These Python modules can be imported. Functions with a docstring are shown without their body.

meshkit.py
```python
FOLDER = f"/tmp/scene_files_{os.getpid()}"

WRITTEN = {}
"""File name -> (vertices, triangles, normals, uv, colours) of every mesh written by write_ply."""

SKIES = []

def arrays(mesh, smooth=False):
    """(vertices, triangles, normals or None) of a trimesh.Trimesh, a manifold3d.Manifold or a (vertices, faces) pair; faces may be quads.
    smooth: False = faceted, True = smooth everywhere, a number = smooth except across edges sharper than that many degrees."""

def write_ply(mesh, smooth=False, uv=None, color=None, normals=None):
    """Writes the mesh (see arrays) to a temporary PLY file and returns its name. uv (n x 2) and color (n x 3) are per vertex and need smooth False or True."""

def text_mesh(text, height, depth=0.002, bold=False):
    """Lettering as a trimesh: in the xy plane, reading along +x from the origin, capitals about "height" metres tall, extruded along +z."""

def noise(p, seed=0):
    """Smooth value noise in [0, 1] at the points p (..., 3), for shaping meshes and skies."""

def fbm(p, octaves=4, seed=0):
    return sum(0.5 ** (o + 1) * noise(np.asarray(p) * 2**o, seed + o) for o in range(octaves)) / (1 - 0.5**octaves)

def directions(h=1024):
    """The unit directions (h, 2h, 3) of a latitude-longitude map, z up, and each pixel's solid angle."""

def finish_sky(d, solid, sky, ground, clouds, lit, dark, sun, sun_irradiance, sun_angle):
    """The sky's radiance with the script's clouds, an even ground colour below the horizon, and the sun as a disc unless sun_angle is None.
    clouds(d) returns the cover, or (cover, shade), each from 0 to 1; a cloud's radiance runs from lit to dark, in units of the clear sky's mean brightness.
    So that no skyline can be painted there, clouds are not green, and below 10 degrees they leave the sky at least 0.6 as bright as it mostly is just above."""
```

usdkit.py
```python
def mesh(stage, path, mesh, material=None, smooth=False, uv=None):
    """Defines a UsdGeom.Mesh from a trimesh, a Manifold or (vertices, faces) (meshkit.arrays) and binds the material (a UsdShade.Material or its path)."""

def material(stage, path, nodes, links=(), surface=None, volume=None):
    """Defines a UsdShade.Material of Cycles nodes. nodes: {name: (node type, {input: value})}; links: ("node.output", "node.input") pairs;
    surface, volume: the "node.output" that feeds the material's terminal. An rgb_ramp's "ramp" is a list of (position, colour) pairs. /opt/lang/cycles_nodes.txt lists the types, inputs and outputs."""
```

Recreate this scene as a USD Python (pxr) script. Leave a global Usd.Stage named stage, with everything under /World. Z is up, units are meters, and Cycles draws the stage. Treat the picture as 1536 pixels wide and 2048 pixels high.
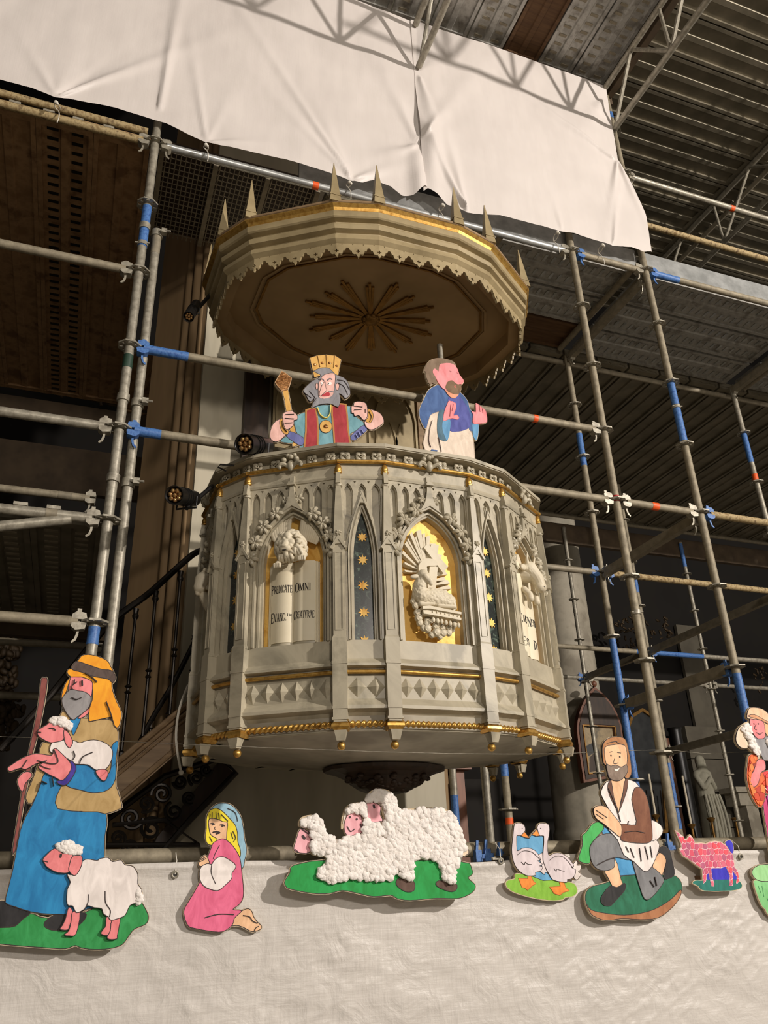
import math, random
import numpy as np
import trimesh
import manifold3d as mf
from shapely.geometry import Polygon, LineString, Point, box as sbox, MultiPolygon
from shapely.ops import unary_union
from shapely import affinity
from trimesh.creation import extrude_polygon
import usdkit, meshkit
from pxr import Usd, UsdGeom, UsdLux, Gf, Sdf

stage = Usd.Stage.CreateInMemory()
UsdGeom.SetStageUpAxis(stage, UsdGeom.Tokens.z)
UsdGeom.SetStageMetersPerUnit(stage, 1.0)
UsdGeom.Xform.Define(stage, '/World')
rng = np.random.default_rng(7)
PI = math.pi

# ---------------------------------------------------------------- camera
PITCH, YAW, ROLL, FPX = math.radians(25.29988744), math.radians(21.08645443), math.radians(-2.18746866), 1587.263
EYE = np.array([0, 0, 1.6])
_f = np.array([math.sin(YAW)*math.cos(PITCH), math.cos(YAW)*math.cos(PITCH), math.sin(PITCH)])
_r0 = np.array([math.cos(YAW), -math.sin(YAW), 0.0]); _u0 = np.cross(_r0, _f)
_r = math.cos(ROLL)*_r0 + math.sin(ROLL)*_u0
_u = -math.sin(ROLL)*_r0 + math.cos(ROLL)*_u0
cam = UsdGeom.Camera.Define(stage, '/World/camera')
M4 = Gf.Matrix4d(*_r, 0, *_u, 0, *(-_f), 0, *EYE, 1)
cam.AddTransformOp().Set(M4)
cam.CreateHorizontalApertureAttr(36.0); cam.CreateVerticalApertureAttr(48.0)
cam.CreateFocalLengthAttr(36.0*FPX/1536)
cam.CreateClippingRangeAttr(Gf.Vec2f(0.05, 200))
cam.CreateExposureAttr(0.0)

def ray(x, y):
    return _r*(x-768)/FPX + _u*(1024-y)/FPX + _f
def atY(x, y, Y):
    d = ray(x, y); return EYE + d*(Y/d[1])
def atZ(x, y, z):
    d = ray(x, y); return EYE + d*((z-1.6)/d[2])

# ---------------------------------------------------------------- lights: a floodlight high on the right in the nave, dim ambient of the church
dome = UsdLux.DomeLight.Define(stage, '/World/ambient')
dome.CreateIntensityAttr(0.070); dome.CreateColorAttr(Gf.Vec3f(1.0, 0.92, 0.80))
def flood(name, pos, target, rad, inten, col):
    l = UsdLux.DiskLight.Define(stage, '/World/'+name)
    l.CreateRadiusAttr(rad); l.CreateIntensityAttr(inten); l.CreateColorAttr(Gf.Vec3f(*col))
    p, t = np.array(pos, float), np.array(target, float)
    z = p-t; z /= np.linalg.norm(z); x = np.cross([0, 0, 1], z); x /= np.linalg.norm(x); y = np.cross(z, x)
    l.AddTransformOp().Set(Gf.Matrix4d(*x, 0, *y, 0, *z, 0, *p, 1))
flood('floodlight', (9.0, -6.4, 6.6), (1.6, 3.6, 4.0), 0.13, 9300, (1.0, 0.915, 0.84))
flood('nave_lamp', (0.6, -8.5, 5.6), (1.4, 3.6, 3.4), 0.45, 185, (1.0, 0.90, 0.80))

# ---------------------------------------------------------------- scene tree helpers
_names = {}
def _num(parent, name):
    k = (parent, name); n = _names.get(k, -1)+1; _names[k] = n
    return name if n == 0 else f'{name}_{n:03d}'
def _path(parent):
    return '/World' if parent is None else str(parent.GetPath())
_labels = set()
def tag(p, label=None, cat=None, group=None, kind=None):
    for k, v in (('label', label), ('category', cat), ('group', group), ('kind', kind)):
        if v: p.SetCustomDataByKey(k, v)
    return p
def cat_(ms):
    ms = [m for m in ms if m is not None and len(m.vertices)]
    return ms[0] if len(ms) == 1 else trimesh.util.concatenate(ms)
def obj(name, mesh, mat, parent=None, smooth=32, label=None, cat=None, group=None, kind=None):
    if isinstance(mesh, list): mesh = cat_(mesh)
    if mat == 'ivory' and smooth == 32: smooth = 75
    pp = _path(parent); path = pp+'/'+_num(pp, name)
    p = usdkit.mesh(stage, path, mesh, MATS[mat] if isinstance(mat, str) else mat, smooth=smooth).GetPrim()
    return tag(p, label, cat, group, kind)
def thing(name, label, cat, group=None, loc=(0, 0, 0)):
    path = '/World/'+_num('/World', name)
    x = UsdGeom.Xform.Define(stage, path)
    if tuple(loc) != (0, 0, 0): x.AddTranslateOp().Set(Gf.Vec3d(*map(float, loc)))
    return tag(x.GetPrim(), label, cat, group)

# ---------------------------------------------------------------- mesh helpers
def box(c, s, R=None):
    m = trimesh.creation.box(s)
    if R is not None: m.apply_transform(R)
    m.apply_translation(c); return m
def bbox(a, b):
    a, b = np.minimum(a, b), np.maximum(a, b)
    return box((np.array(a)+b)/2, np.array(b)-a)
def frame_to(d, up=(0, 0, 1)):
    d = np.asarray(d, float); d = d/np.linalg.norm(d)
    if abs(np.dot(d, up)) > 0.98: up = (0, 1, 0)
    a = np.cross(up, d); a /= np.linalg.norm(a); b = np.cross(d, a)
    return a, b, d
def path_tube(pts, rad, seg=10, cap=True, flat=1.0):
    p = np.asarray(pts, float); n = len(p)
    rad = np.broadcast_to(np.asarray(rad, float), (n,))
    t = np.gradient(p, axis=0); t /= np.linalg.norm(t, axis=1, keepdims=True)+1e-12
    a, b, _ = frame_to(t[0]); A, B = [], []
    for i in range(n):
        a = a-t[i]*np.dot(a, t[i]); a /= np.linalg.norm(a); b = np.cross(t[i], a); A.append(a); B.append(b)
    A, B = np.array(A), np.array(B)
    an = np.arange(seg)*2*PI/seg
    v = p[:, None]+rad[:, None, None]*(np.cos(an)[None, :, None]*A[:, None]+flat*np.sin(an)[None, :, None]*B[:, None])
    v = v.reshape(-1, 3); i, j = np.meshgrid(np.arange(n-1), np.arange(seg), indexing='ij')
    q = np.stack([i*seg+j, i*seg+(j+1) % seg, (i+1)*seg+(j+1) % seg, (i+1)*seg+j], -1).reshape(-1, 4)
    f = np.vstack([q[:, [0, 1, 2]], q[:, [0, 2, 3]]])
    if cap:
        v = np.vstack([v, p[0], p[-1]]); k = len(v)-2; j = np.arange(seg); e = (n-1)*seg
        f = np.vstack([f, np.c_[np.full(seg, k), (j+1) % seg, j], np.c_[np.full(seg, k+1), e+j, e+(j+1) % seg]])
    return trimesh.Trimesh(v, f, process=False)
def tube(p0, p1, r, seg=14, r1=None):
    return path_tube([p0, p1], [r, r if r1 is None else r1], seg)
def lathe(prof, c=(0, 0, 0), seg=24, R=None):
    prof = np.asarray(prof, float); n = len(prof); an = np.arange(seg)*2*PI/seg
    v = np.stack([prof[:, None, 0]*np.cos(an), prof[:, None, 0]*np.sin(an), np.broadcast_to(prof[:, None, 1], (n, seg))], -1).reshape(-1, 3)
    i, j = np.meshgrid(np.arange(n-1), np.arange(seg), indexing='ij')
    q = np.stack([i*seg+j, i*seg+(j+1) % seg, (i+1)*seg+(j+1) % seg, (i+1)*seg+j], -1).reshape(-1, 4)
    m = trimesh.Trimesh(v, np.vstack([q[:, [0, 1, 2]], q[:, [0, 2, 3]]]), process=False)
    if R is not None: m.apply_transform(R)
    m.apply_translation(c); return m
def ball(c, r, sub=2, s=(1, 1, 1), R=None):
    m = trimesh.creation.icosphere(subdivisions=sub, radius=1.0); m.apply_scale(np.array(s)*r)
    if R is not None: m.apply_transform(R)
    m.apply_translation(c); return m
def polys(g):
    if g.is_empty: return []
    if g.geom_type == 'Polygon': return [g]
    return [x for x in getattr(g, 'geoms', []) if x.geom_type == 'Polygon' and x.area > 1e-9]
class Fr:
    """a frame on a vertical face: u along it, z up (absolute), n outwards"""
    def __init__(s, o, u):
        s.o = np.array([o[0], o[1], 0.0]); u = np.array([u[0], u[1], 0.0]); s.u = u/np.linalg.norm(u)
        s.n = np.array([s.u[1], -s.u[0], 0.0])
    def P(s, u, n, z): return s.o+s.u*u+s.n*n+np.array([0, 0, z])
    def T(s):
        T = np.eye(4); T[:3, 0] = s.u; T[:3, 1] = [0, 0, 1]; T[:3, 2] = s.n; T[:3, 3] = s.o; return T
    def ext(s, poly, n0, n1):
        ms = []
        for g in polys(poly):
            m = extrude_polygon(g, n1-n0, engine='earcut'); m.apply_translation((0, 0, n0)); m.apply_transform(s.T()); ms.append(m)
        return cat_(ms) if ms else trimesh.Trimesh()
    def put(s, m):
        """mesh built in (u, z, n) coordinates"""
        m = m.copy(); m.apply_transform(s.T()); return m
    def prism(s, prof, u0, u1, m0=0.0, m1=0.0):
        """profile of (n, z) swept along u; m0, m1: how much the ends widen per unit n (mitres)"""
        prof = np.asarray(prof, float); k = len(prof)
        a = np.array([s.P(u0-m0*n, n, z) for n, z in prof]); b = np.array([s.P(u1+m1*n, n, z) for n, z in prof])
        v = np.vstack([a, b]); i = np.arange(k); j = (i+1) % k
        f = np.vstack([np.c_[i, i+k, j], np.c_[j, i+k, j+k]])
        tri = trimesh.creation.triangulate_polygon(Polygon(prof), engine='earcut')
        tv, tf = tri
        idx = [int(np.argmin(((prof-x)**2).sum(1))) for x in tv]
        cf = np.array([[idx[q] for q in t] for t in tf])
        m = trimesh.Trimesh(v, np.vstack([f, cf, cf[:, ::-1]+k]), process=False)
        trimesh.repair.fix_normals(m); return m
FRONT = Fr((0, 0), (1, 0))
def frY(Y): return Fr((0, Y), (1, 0))
def blob(items, edge=0.004, smooth=8):
    """one smooth surface from bones [(p0, r0, p1, r1)] or balls [(p, r)]"""
    ms = []
    for it in items:
        if len(it) == 2:
            ms.append(mf.Manifold.sphere(it[1], 20).translate(tuple(map(float, it[0]))))
        else:
            a = mf.Manifold.sphere(it[1], 16).translate(tuple(map(float, it[0]))); b = mf.Manifold.sphere(it[3], 16).translate(tuple(map(float, it[2])))
            ms.append(mf.Manifold.batch_hull([a, b]))
    M = mf.Manifold.batch_boolean(ms, mf.OpType.Add).refine_to_length(edge)
    me = M.to_mesh(); m = trimesh.Trimesh(np.array(me.vert_properties[:, :3]), np.array(me.tri_verts), process=True)
    if smooth: trimesh.smoothing.filter_taubin(m, iterations=smooth)
    return m
def rot(axis, deg): return trimesh.transformations.rotation_matrix(math.radians(deg), axis)
def bez(p, n=12):
    p = np.asarray(p, float); t = np.linspace(0, 1, n)[:, None]
    if len(p) == 3: return (1-t)**2*p[0]+2*t*(1-t)*p[1]+t*t*p[2]
    return (1-t)**3*p[0]+3*t*(1-t)**2*p[1]+3*t*t*(1-t)*p[2]+t**3*p[3]
def spline(p, n=8, closed=False):
    """Catmull-Rom through 2-D or 3-D points"""
    p = np.asarray(p, float); N = len(p); out = []
    for i in range(N if closed else N-1):
        if closed: a, b, c, d = p[i-1], p[i], p[(i+1) % N], p[(i+2) % N]
        else: a, b, c, d = p[max(i-1, 0)], p[i], p[i+1], p[min(i+2, N-1)]
        for t in np.arange(n)/n:
            out.append(0.5*((2*b)+(-a+c)*t+(2*a-5*b+4*c-d)*t*t+(-a+3*b-3*c+d)*t**3))
    if not closed: out.append(p[-1])
    return np.array(out)

# ---------------------------------------------------------------- materials
MATS = {}
def lin(c):
    c = np.asarray(c, float)/255.0
    return tuple(np.where(c <= 0.04045, c/12.92, ((c+0.055)/1.055)**2.4))
def pm(name, c1, c2=None, rough=0.6, metal=0.0, scale=6.0, stretch=(1, 1, 1), bump=0.0, bscale=None, spec=0.5, c3=None, detail=5.0, lo=0.35, hi=0.65, dist=0.0, bdist=0.01, coat=0.0):
    """two- or three-tone noise material; colours in sRGB 0-255"""
    c1, c2 = lin(c1), lin(c2 if c2 is not None else c1)
    ramp = [(lo, c1), (hi, c2)] if c3 is None else [(lo, c1), ((lo+hi)/2, c2), (hi, lin(c3))]
    N = {'tc': ('texture_coordinate', {}), 'mp': ('mapping', {'scale': stretch}),
         'n': ('noise_texture', {'scale': scale, 'detail': detail, 'roughness': 0.6, 'distortion': dist}),
         'r': ('rgb_ramp', {'ramp': ramp}),
         'p': ('principled_bsdf', {'roughness': rough, 'metallic': metal, 'specular_ior_level': spec, 'coat_weight': coat})}
    L = [('tc.object', 'mp.vector'), ('mp.vector', 'n.vector'), ('n.fac', 'r.fac'), ('r.color', 'p.base_color')]
    if bump:
        N['bn'] = ('noise_texture', {'scale': bscale or scale*4, 'detail': 4.0})
        N['b'] = ('bump', {'strength': bump, 'distance': bdist})
        L += [('mp.vector', 'bn.vector'), ('bn.fac', 'b.height'), ('b.normal', 'p.normal')]
    MATS[name] = usdkit.material(stage, '/World/Looks/'+name, N, L, surface='p.BSDF')
pm('steel', (132, 126, 112), (172, 166, 150), rough=0.45, metal=0.32, scale=30, bump=0.2, bdist=0.002)
pm('steel_dusty', (128, 119, 100), (158, 148, 126), rough=0.65, metal=0.25, scale=22, bump=0.2, bdist=0.002)
pm('steel_yellowed', (128, 104, 66), (178, 158, 116), rough=0.7, metal=0.1, scale=26, c3=(100, 78, 50), bump=0.3, bdist=0.002)
pm('steel_dark', (128, 120, 102), (152, 142, 122), rough=0.6, metal=0.2, scale=20)
pm('steel_bright', (160, 162, 160), (198, 200, 198), rough=0.35, metal=0.6, scale=8)
pm('blue_paint', (44, 84, 150), (78, 122, 182), rough=0.5, scale=40, c3=(52, 94, 160), bump=0.1, bdist=0.002)
pm('orange_tape', (235, 92, 30), rough=0.5)
pm('red_tape', (170, 30, 26), rough=0.5)
pm('green_tape', (38, 62, 48), rough=0.5)
pm('plank_brown', (138, 106, 72), (166, 132, 94), rough=0.75, metal=0.1, scale=7, c3=(120, 90, 60), bump=0.15, bdist=0.003)
pm('plank_grey', (150, 148, 142), (180, 178, 172), rough=0.45, metal=0.4, scale=9, c3=(132, 128, 120))
pm('plank_dark', (112, 106, 90), (140, 132, 114), rough=0.55, metal=0.4, scale=5)
pm('plywood', (84, 58, 36), (104, 76, 48), rough=0.8, scale=4, stretch=(1, 12, 1))
pm('black_metal', (14, 13, 12), (22, 20, 18), rough=0.38, spec=0.5)
pm('iron', (30, 26, 22), (44, 38, 32), rough=0.4, metal=0.5)
pm('marble', (162, 153, 132), (182, 173, 150), rough=0.42, scale=3.2, c3=(142, 135, 116), dist=1.2, detail=8, bump=0.08, bdist=0.004)
pm('marble_panel', (150, 142, 122), (184, 175, 152), rough=0.34, scale=5, c3=(128, 122, 108), dist=2.0, detail=8, lo=0.3, hi=0.7)
pm('ivory', (206, 194, 168), (220, 210, 186), rough=0.55, scale=9, bump=0.1, bdist=0.003)
pm('page', (222, 210, 180), (232, 222, 196), rough=0.6, scale=5)
pm('ink', (34, 28, 24), rough=0.7)
pm('gold', (176, 132, 60), (206, 164, 86), rough=0.36, metal=0.75, scale=24, c3=(160, 116, 50))
pm('gold_leaf', (226, 176, 84), (238, 194, 104), rough=0.45, metal=0.30, scale=8, c3=(206, 148, 54), dist=0.6)
pm('gold_dull', (120, 88, 40), (150, 112, 56), rough=0.45, metal=0.6, scale=20)
pm('canopy_stone', (140, 124, 90), (168, 151, 114), rough=0.5, scale=6, bump=0.05, bdist=0.003)
pm('canopy_under', (150, 124, 86), (170, 142, 102), rough=0.7, scale=3)
pm('pier_stone', (176, 168, 146), (196, 188, 166), rough=0.75, scale=2.2, stretch=(3, 3, 0.5), bump=0.1, bdist=0.004)
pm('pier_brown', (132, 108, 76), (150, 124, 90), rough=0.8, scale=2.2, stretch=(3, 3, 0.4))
pm('column_stone', (150, 144, 128), (176, 168, 150), rough=0.7, scale=2.0, c3=(140, 132, 116))
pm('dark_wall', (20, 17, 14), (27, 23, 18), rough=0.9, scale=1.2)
pm('dark_wood', (44, 32, 22), (62, 44, 30), rough=0.55, scale=5, stretch=(8, 8, 1))
pm('oak', (122, 98, 70), (150, 124, 92), rough=0.6, scale=4, stretch=(1, 8, 8))
pm('red_wood', (100, 60, 40), (124, 78, 54), rough=0.5, scale=4, stretch=(6, 6, 1))
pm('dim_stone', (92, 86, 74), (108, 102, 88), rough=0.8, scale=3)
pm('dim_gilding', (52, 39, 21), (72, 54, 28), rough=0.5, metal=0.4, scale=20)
pm('beam_brown', (74, 60, 44), (94, 78, 58), rough=0.75, scale=6)
pm('floor_stone', (110, 102, 90), (132, 124, 110), rough=0.6, scale=1.5)
pm('board_edge', (196, 176, 144), (214, 196, 166), rough=0.8, scale=20)
pm('wool', (236, 228, 220), (248, 242, 236), rough=0.95, scale=30, bump=0.5, bscale=160, bdist=0.006, spec=0.1)
pm('string', (220, 214, 200), rough=0.8)
pm('picture', (120, 104, 76), (160, 140, 104), rough=0.5, scale=6, c3=(72, 70, 60), lo=0.3, hi=0.7)
pm('painting_dark', (30, 32, 34), (52, 54, 54), rough=0.4, scale=5)
pm('statue_stone', (150, 146, 128), (168, 164, 146), rough=0.8, scale=8)
# dark green marble with pale veins
MATS['green_marble'] = usdkit.material(stage, '/World/Looks/green_marble', {
    'tc': ('texture_coordinate', {}), 'n': ('noise_texture', {'scale': 30.0, 'detail': 6.0, 'distortion': 1.4}),
    'v': ('noise_texture', {'scale': 16.0, 'detail': 7.0, 'distortion': 2.5, 'type': 'ridged_multifractal'}),
    'r': ('rgb_ramp', {'ramp': [(0.4, lin((22, 28, 26))), (0.56, lin((40, 52, 46))), (0.66, lin((96, 112, 98))), (0.8, lin((30, 36, 34)))]}),
    'p': ('principled_bsdf', {'roughness': 0.22})},
    [('tc.object', 'n.vector'), ('n.fac', 'r.fac'), ('r.color', 'p.base_color')], surface='p.BSDF')
def cloth(name, c, weave, wr):
    MATS[name] = usdkit.material(stage, '/World/Looks/'+name, {
        'tc': ('texture_coordinate', {}), 'n': ('noise_texture', {'scale': 3.0, 'detail': 6.0}),
        'r': ('rgb_ramp', {'ramp': [(0.35, lin(c)), (0.65, lin([min(255, x+7) for x in c]))]}),
        'm1': ('mapping', {'scale': (90, 90, 6)}), 'n1': ('noise_texture', {'scale': 1.0, 'detail': 3.0}),
        'm2': ('mapping', {'scale': (7, 7, 110)}), 'n2': ('noise_texture', {'scale': 1.0, 'detail': 3.0}),
        'cr': ('noise_texture', {'scale': 7.0, 'detail': 5.0, 'distortion': 1.5}),
        'a': ('math', {'math_type': 'add'}), 'w': ('math', {'math_type': 'multiply_add', 'value2': wr}),
        'b': ('bump', {'strength': weave, 'distance': 0.006}),
        'p': ('principled_bsdf', {'roughness': 0.45, 'specular_ior_level': 0.45}),
        't': ('translucent_bsdf', {'color': lin(c)}), 'mx': ('mix_closure', {'fac': 0.12})},
        [('tc.object', 'n.vector'), ('n.fac', 'r.fac'), ('r.color', 'p.base_color'), ('tc.object', 'm1.vector'), ('m1.vector', 'n1.vector'),
         ('tc.object', 'm2.vector'), ('m2.vector', 'n2.vector'), ('n1.fac', 'a.value1'), ('n2.fac', 'a.value2'), ('tc.object', 'cr.vector'),
         ('cr.fac', 'w.value1'), ('a.value', 'w.value3'), ('w.value', 'b.height'), ('b.normal', 'p.normal'),
         ('p.BSDF', 'mx.closure1'), ('t.BSDF', 'mx.closure2')], surface='mx.closure')
cloth('tarp_white', (224, 216, 210), 0.10, 1.0)
cloth('tarp_woven', (214, 208, 200), 0.26, 7.0)
pm('copper_foil', (150, 96, 52), (220, 160, 104), rough=0.25, metal=0.85, scale=60, bump=0.6, bscale=90, bdist=0.004)
_flat = {}
def paint(rgb, v=14, rough=0.65):
    """hand-painted colour: brushed variation around the tone"""
    k = tuple(rgb)
    if k not in _flat:
        n = 'paint_%02x%02x%02x' % k
        a = [max(0, x-v) for x in rgb]; b = [min(255, x+v) for x in rgb]
        pm(n, a, b, rough=rough, scale=14, stretch=(1.6, 1, 0.7), detail=6, dist=0.8)
        _flat[k] = n
    return _flat[k]
WORD = ['first', 'second', 'third', 'fourth', 'fifth', 'sixth', 'seventh', 'eighth', 'ninth', 'tenth', 'eleventh', 'twelfth', 'thirteenth', 'fourteenth', 'fifteenth', 'sixteenth', 'seventeenth', 'eighteenth', 'nineteenth', 'twentieth']

# ================================================================ the setting
obj('floor', bbox((-8, -8, -0.1), (16, 16, 0)), 'floor_stone', kind='structure')
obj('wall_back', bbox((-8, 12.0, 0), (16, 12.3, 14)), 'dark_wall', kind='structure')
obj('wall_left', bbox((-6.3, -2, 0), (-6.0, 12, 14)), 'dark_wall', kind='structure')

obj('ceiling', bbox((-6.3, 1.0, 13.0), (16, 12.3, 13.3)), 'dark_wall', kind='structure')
# great pier that carries the pulpit: a shafted stone pier, its front face towards the nave
pier = thing('stone_pier', 'tall pale stone pier behind the pulpit, lit in a narrow strip on its left', 'pillar')
pf = 4.42
plan = Polygon([(0.47, pf), (2.02, pf), (2.02, pf+0.9), (0.36, pf+0.9)])
m = extrude_polygon(plan, 12.95, engine='earcut'); obj('shaft', m, 'pier_stone', pier, smooth=False)
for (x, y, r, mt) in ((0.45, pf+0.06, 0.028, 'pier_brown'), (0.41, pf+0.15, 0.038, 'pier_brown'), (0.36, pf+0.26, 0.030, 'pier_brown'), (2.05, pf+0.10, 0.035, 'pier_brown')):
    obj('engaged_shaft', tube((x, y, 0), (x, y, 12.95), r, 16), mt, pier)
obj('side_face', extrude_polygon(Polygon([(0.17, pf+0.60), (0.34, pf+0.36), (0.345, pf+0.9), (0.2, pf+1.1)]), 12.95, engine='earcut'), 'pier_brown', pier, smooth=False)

# ================================================================ scaffold
ZR = [1.7+0.5*k for k in range(13)]      # rosette heights of the standards
TR = 0.0242
def rosette(c, rad=0.062):
    g = Point(0, 0).buffer(rad, 2)
    g = Polygon([(rad*math.cos(a), rad*math.sin(a)) for a in np.arange(8)*PI/4+PI/8])
    holes = [affinity.rotate(sbox(0.034, -0.009, 0.051, 0.009), k*45, origin=(0, 0)) for k in range(8)]
    g = g.difference(unary_union(holes)).difference(Point(0, 0).buffer(TR*0.9, 6))
    m = extrude_polygon(g, 0.009, engine='earcut'); m.apply_translation((c[0], c[1], c[2]-0.0045)); return m
def standard(x, y, z1, label, paints=(), z0=0.0, zr=None, mat='steel', ztop_r=99, collars=()):
    t = thing('scaffold_standard', label, 'scaffold pole')
    obj('tube', tube((x, y, z0), (x, y, z1), TR, 16), mat, t)
    for z in (ZR if zr is None else zr):
        if z0+0.02 < z < min(z1, ztop_r): obj('rosette', rosette((x, y, z)), 'steel', t, smooth=False)
    for a, b, mt in paints:
        obj('painted_section' if 'paint' in mt else 'tape_band', tube((x, y, a), (x, y, b), TR+0.0012, 16), mt, t)
    for z in collars:
        obj('spigot_collar', [lathe([(TR, -0.012), (TR+.006, -0.012), (TR+.006, 0.012), (TR, 0.012)], (x, y, z), 14), tube((x-.04, y-.01, z), (x+.035, y-.02, z+.004), 0.005, 8)], 'steel', t)
    return t
def head(p, d, mt='steel_dusty'):
    """wedge head of a ledger end: a slotted jaw gripping the rosette and the wedge hanging through it; d points along the tube towards the standard"""
    p, d = np.array(p, float), np.array(d, float)/np.linalg.norm(d)
    a = np.cross((0, 0, 1), d); a /= np.linalg.norm(a)
    R = np.eye(4); R[:3, 0] = d; R[:3, 1] = a; R[:3, 2] = (0, 0, 1)
    ms = []
    for s in (1, -1):
        g = Polygon([(-0.052, 0.006), (-0.052, 0.028), (-0.034, 0.042), (0.004, 0.036), (0.010, 0.012), (0.004, 0.0065)])
        if s < 0: g = affinity.scale(g, 1, -1, origin=(0, 0))
        m = extrude_polygon(g, 0.044, engine='earcut'); m.apply_translation((0, 0, -0.022))
        m.apply_transform(rot((1, 0, 0), 90)); m.apply_transform(R); m.apply_translation(p); ms.append(m)
    w = Polygon([(-0.034, 0.06), (-0.016, 0.06), (-0.018, -0.06), (-0.026, -0.085), (-0.042, -0.098), (-0.046, -0.09), (-0.034, -0.078), (-0.028, -0.055)])
    m = extrude_polygon(w, 0.007, engine='earcut'); m.apply_translation((0, 0, -0.0035)); m.apply_transform(rot((1, 0, 0), 90)); m.apply_transform(R); m.apply_translation(p); ms.append(m)
    return cat_(ms)
def ledger(p0, p1, label, h0='steel', h1='steel', mat='steel_dusty', bands=(), clips=None, name='scaffold_ledger', r=TR, group=None):
    """tube from standard to standard; h0/h1: material of the wedge head at that end, or None"""
    p0, p1 = np.array(p0, float), np.array(p1, float); d = (p1-p0)/np.linalg.norm(p1-p0)
    t = thing(name, label, 'scaffold tube', group)
    a, b = p0+d*(0.07 if h0 else 0), p1-d*(0.07 if h1 else 0)
    obj('tube', tube(a, b, r, 16), mat, t)
    if h0: obj('wedge_head', head(p0+d*0.044, -d, h0), h0, t, smooth=False)
    if h1: obj('wedge_head', head(p1-d*0.044, d, h1), h1, t, smooth=False)
    for s, e, mt in bands:
        obj('painted_section' if 'paint' in mt else 'tape_band', tube(p0+d*s, p0+d*e, r+0.0012, 16), mt, t)
    if clips:
        for s in clips: obj('plank_clip', box(p0+d*s+np.array([0, 0, r+0.006]), (0.06, 0.03, 0.016)), 'steel', t, smooth=False)
    return t
YF, YB = 3.6, 4.7
XL, XA, XB, XF = 0.0, 2.92, 3.56, 5.31
z_ = lambda v: v+1.6
standard(XL, YF, 7.6, 'left standard, in front of the stairs, with blue section and green tape', [(z_(3.28), z_(3.585), 'blue_paint'), (z_(2.46), z_(2.54), 'green_tape'), (z_(1.0), z_(1.08), 'blue_paint')], collars=(z_(3.3),))
t = thing('scaffold_pole', 'plain steel tube clamped close beside the left standard', 'scaffold pole')
x2 = 0.072
obj('tube', tube((x2, YF+.035, 0), (x2, YF+.035, z_(3.42)), TR, 16), 'steel', t)
obj('tape_band', tube((x2, YF+.035, z_(3.28)), (x2, YF+.035, z_(3.42)), TR+.001, 14), 'steel_dark', t)
for z in (z_(3.43), z_(2.28), z_(1.82)):
    obj('coupler', [lathe([(TR, -0.022), (TR+.008, -0.022), (TR+.008, 0.022), (TR, 0.022)], (x2, YF+.035, z), 14), lathe([(TR, -0.02), (TR+.007, -0.02), (TR+.007, 0.02), (TR, 0.02)], (XL, YF, z), 14), tube((x2+.01, YF+.0, z), (x2+.07, YF-.02, z-.004), 0.006, 8), box((x2+.035, YF, z), (.03, .03, .03))], 'steel', t)
standard(XA, YF, 7.6, 'grey standard right of the pulpit, with red tape at a joint and greenish patch', [(z_(2.09), z_(2.13), 'red_tape')], mat='steel_dusty', collars=(z_(1.38),))
standard(XB, YF, 7.95, 'second front standard right of the pulpit, blue-painted high up and near its foot', [(z_(2.63), z_(3.1), 'blue_paint'), (z_(0.70), z_(1.06), 'blue_paint'), (z_(5.75), z_(5.82), 'blue_paint')], mat='steel_dusty', collars=(z_(2.9),))
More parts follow.
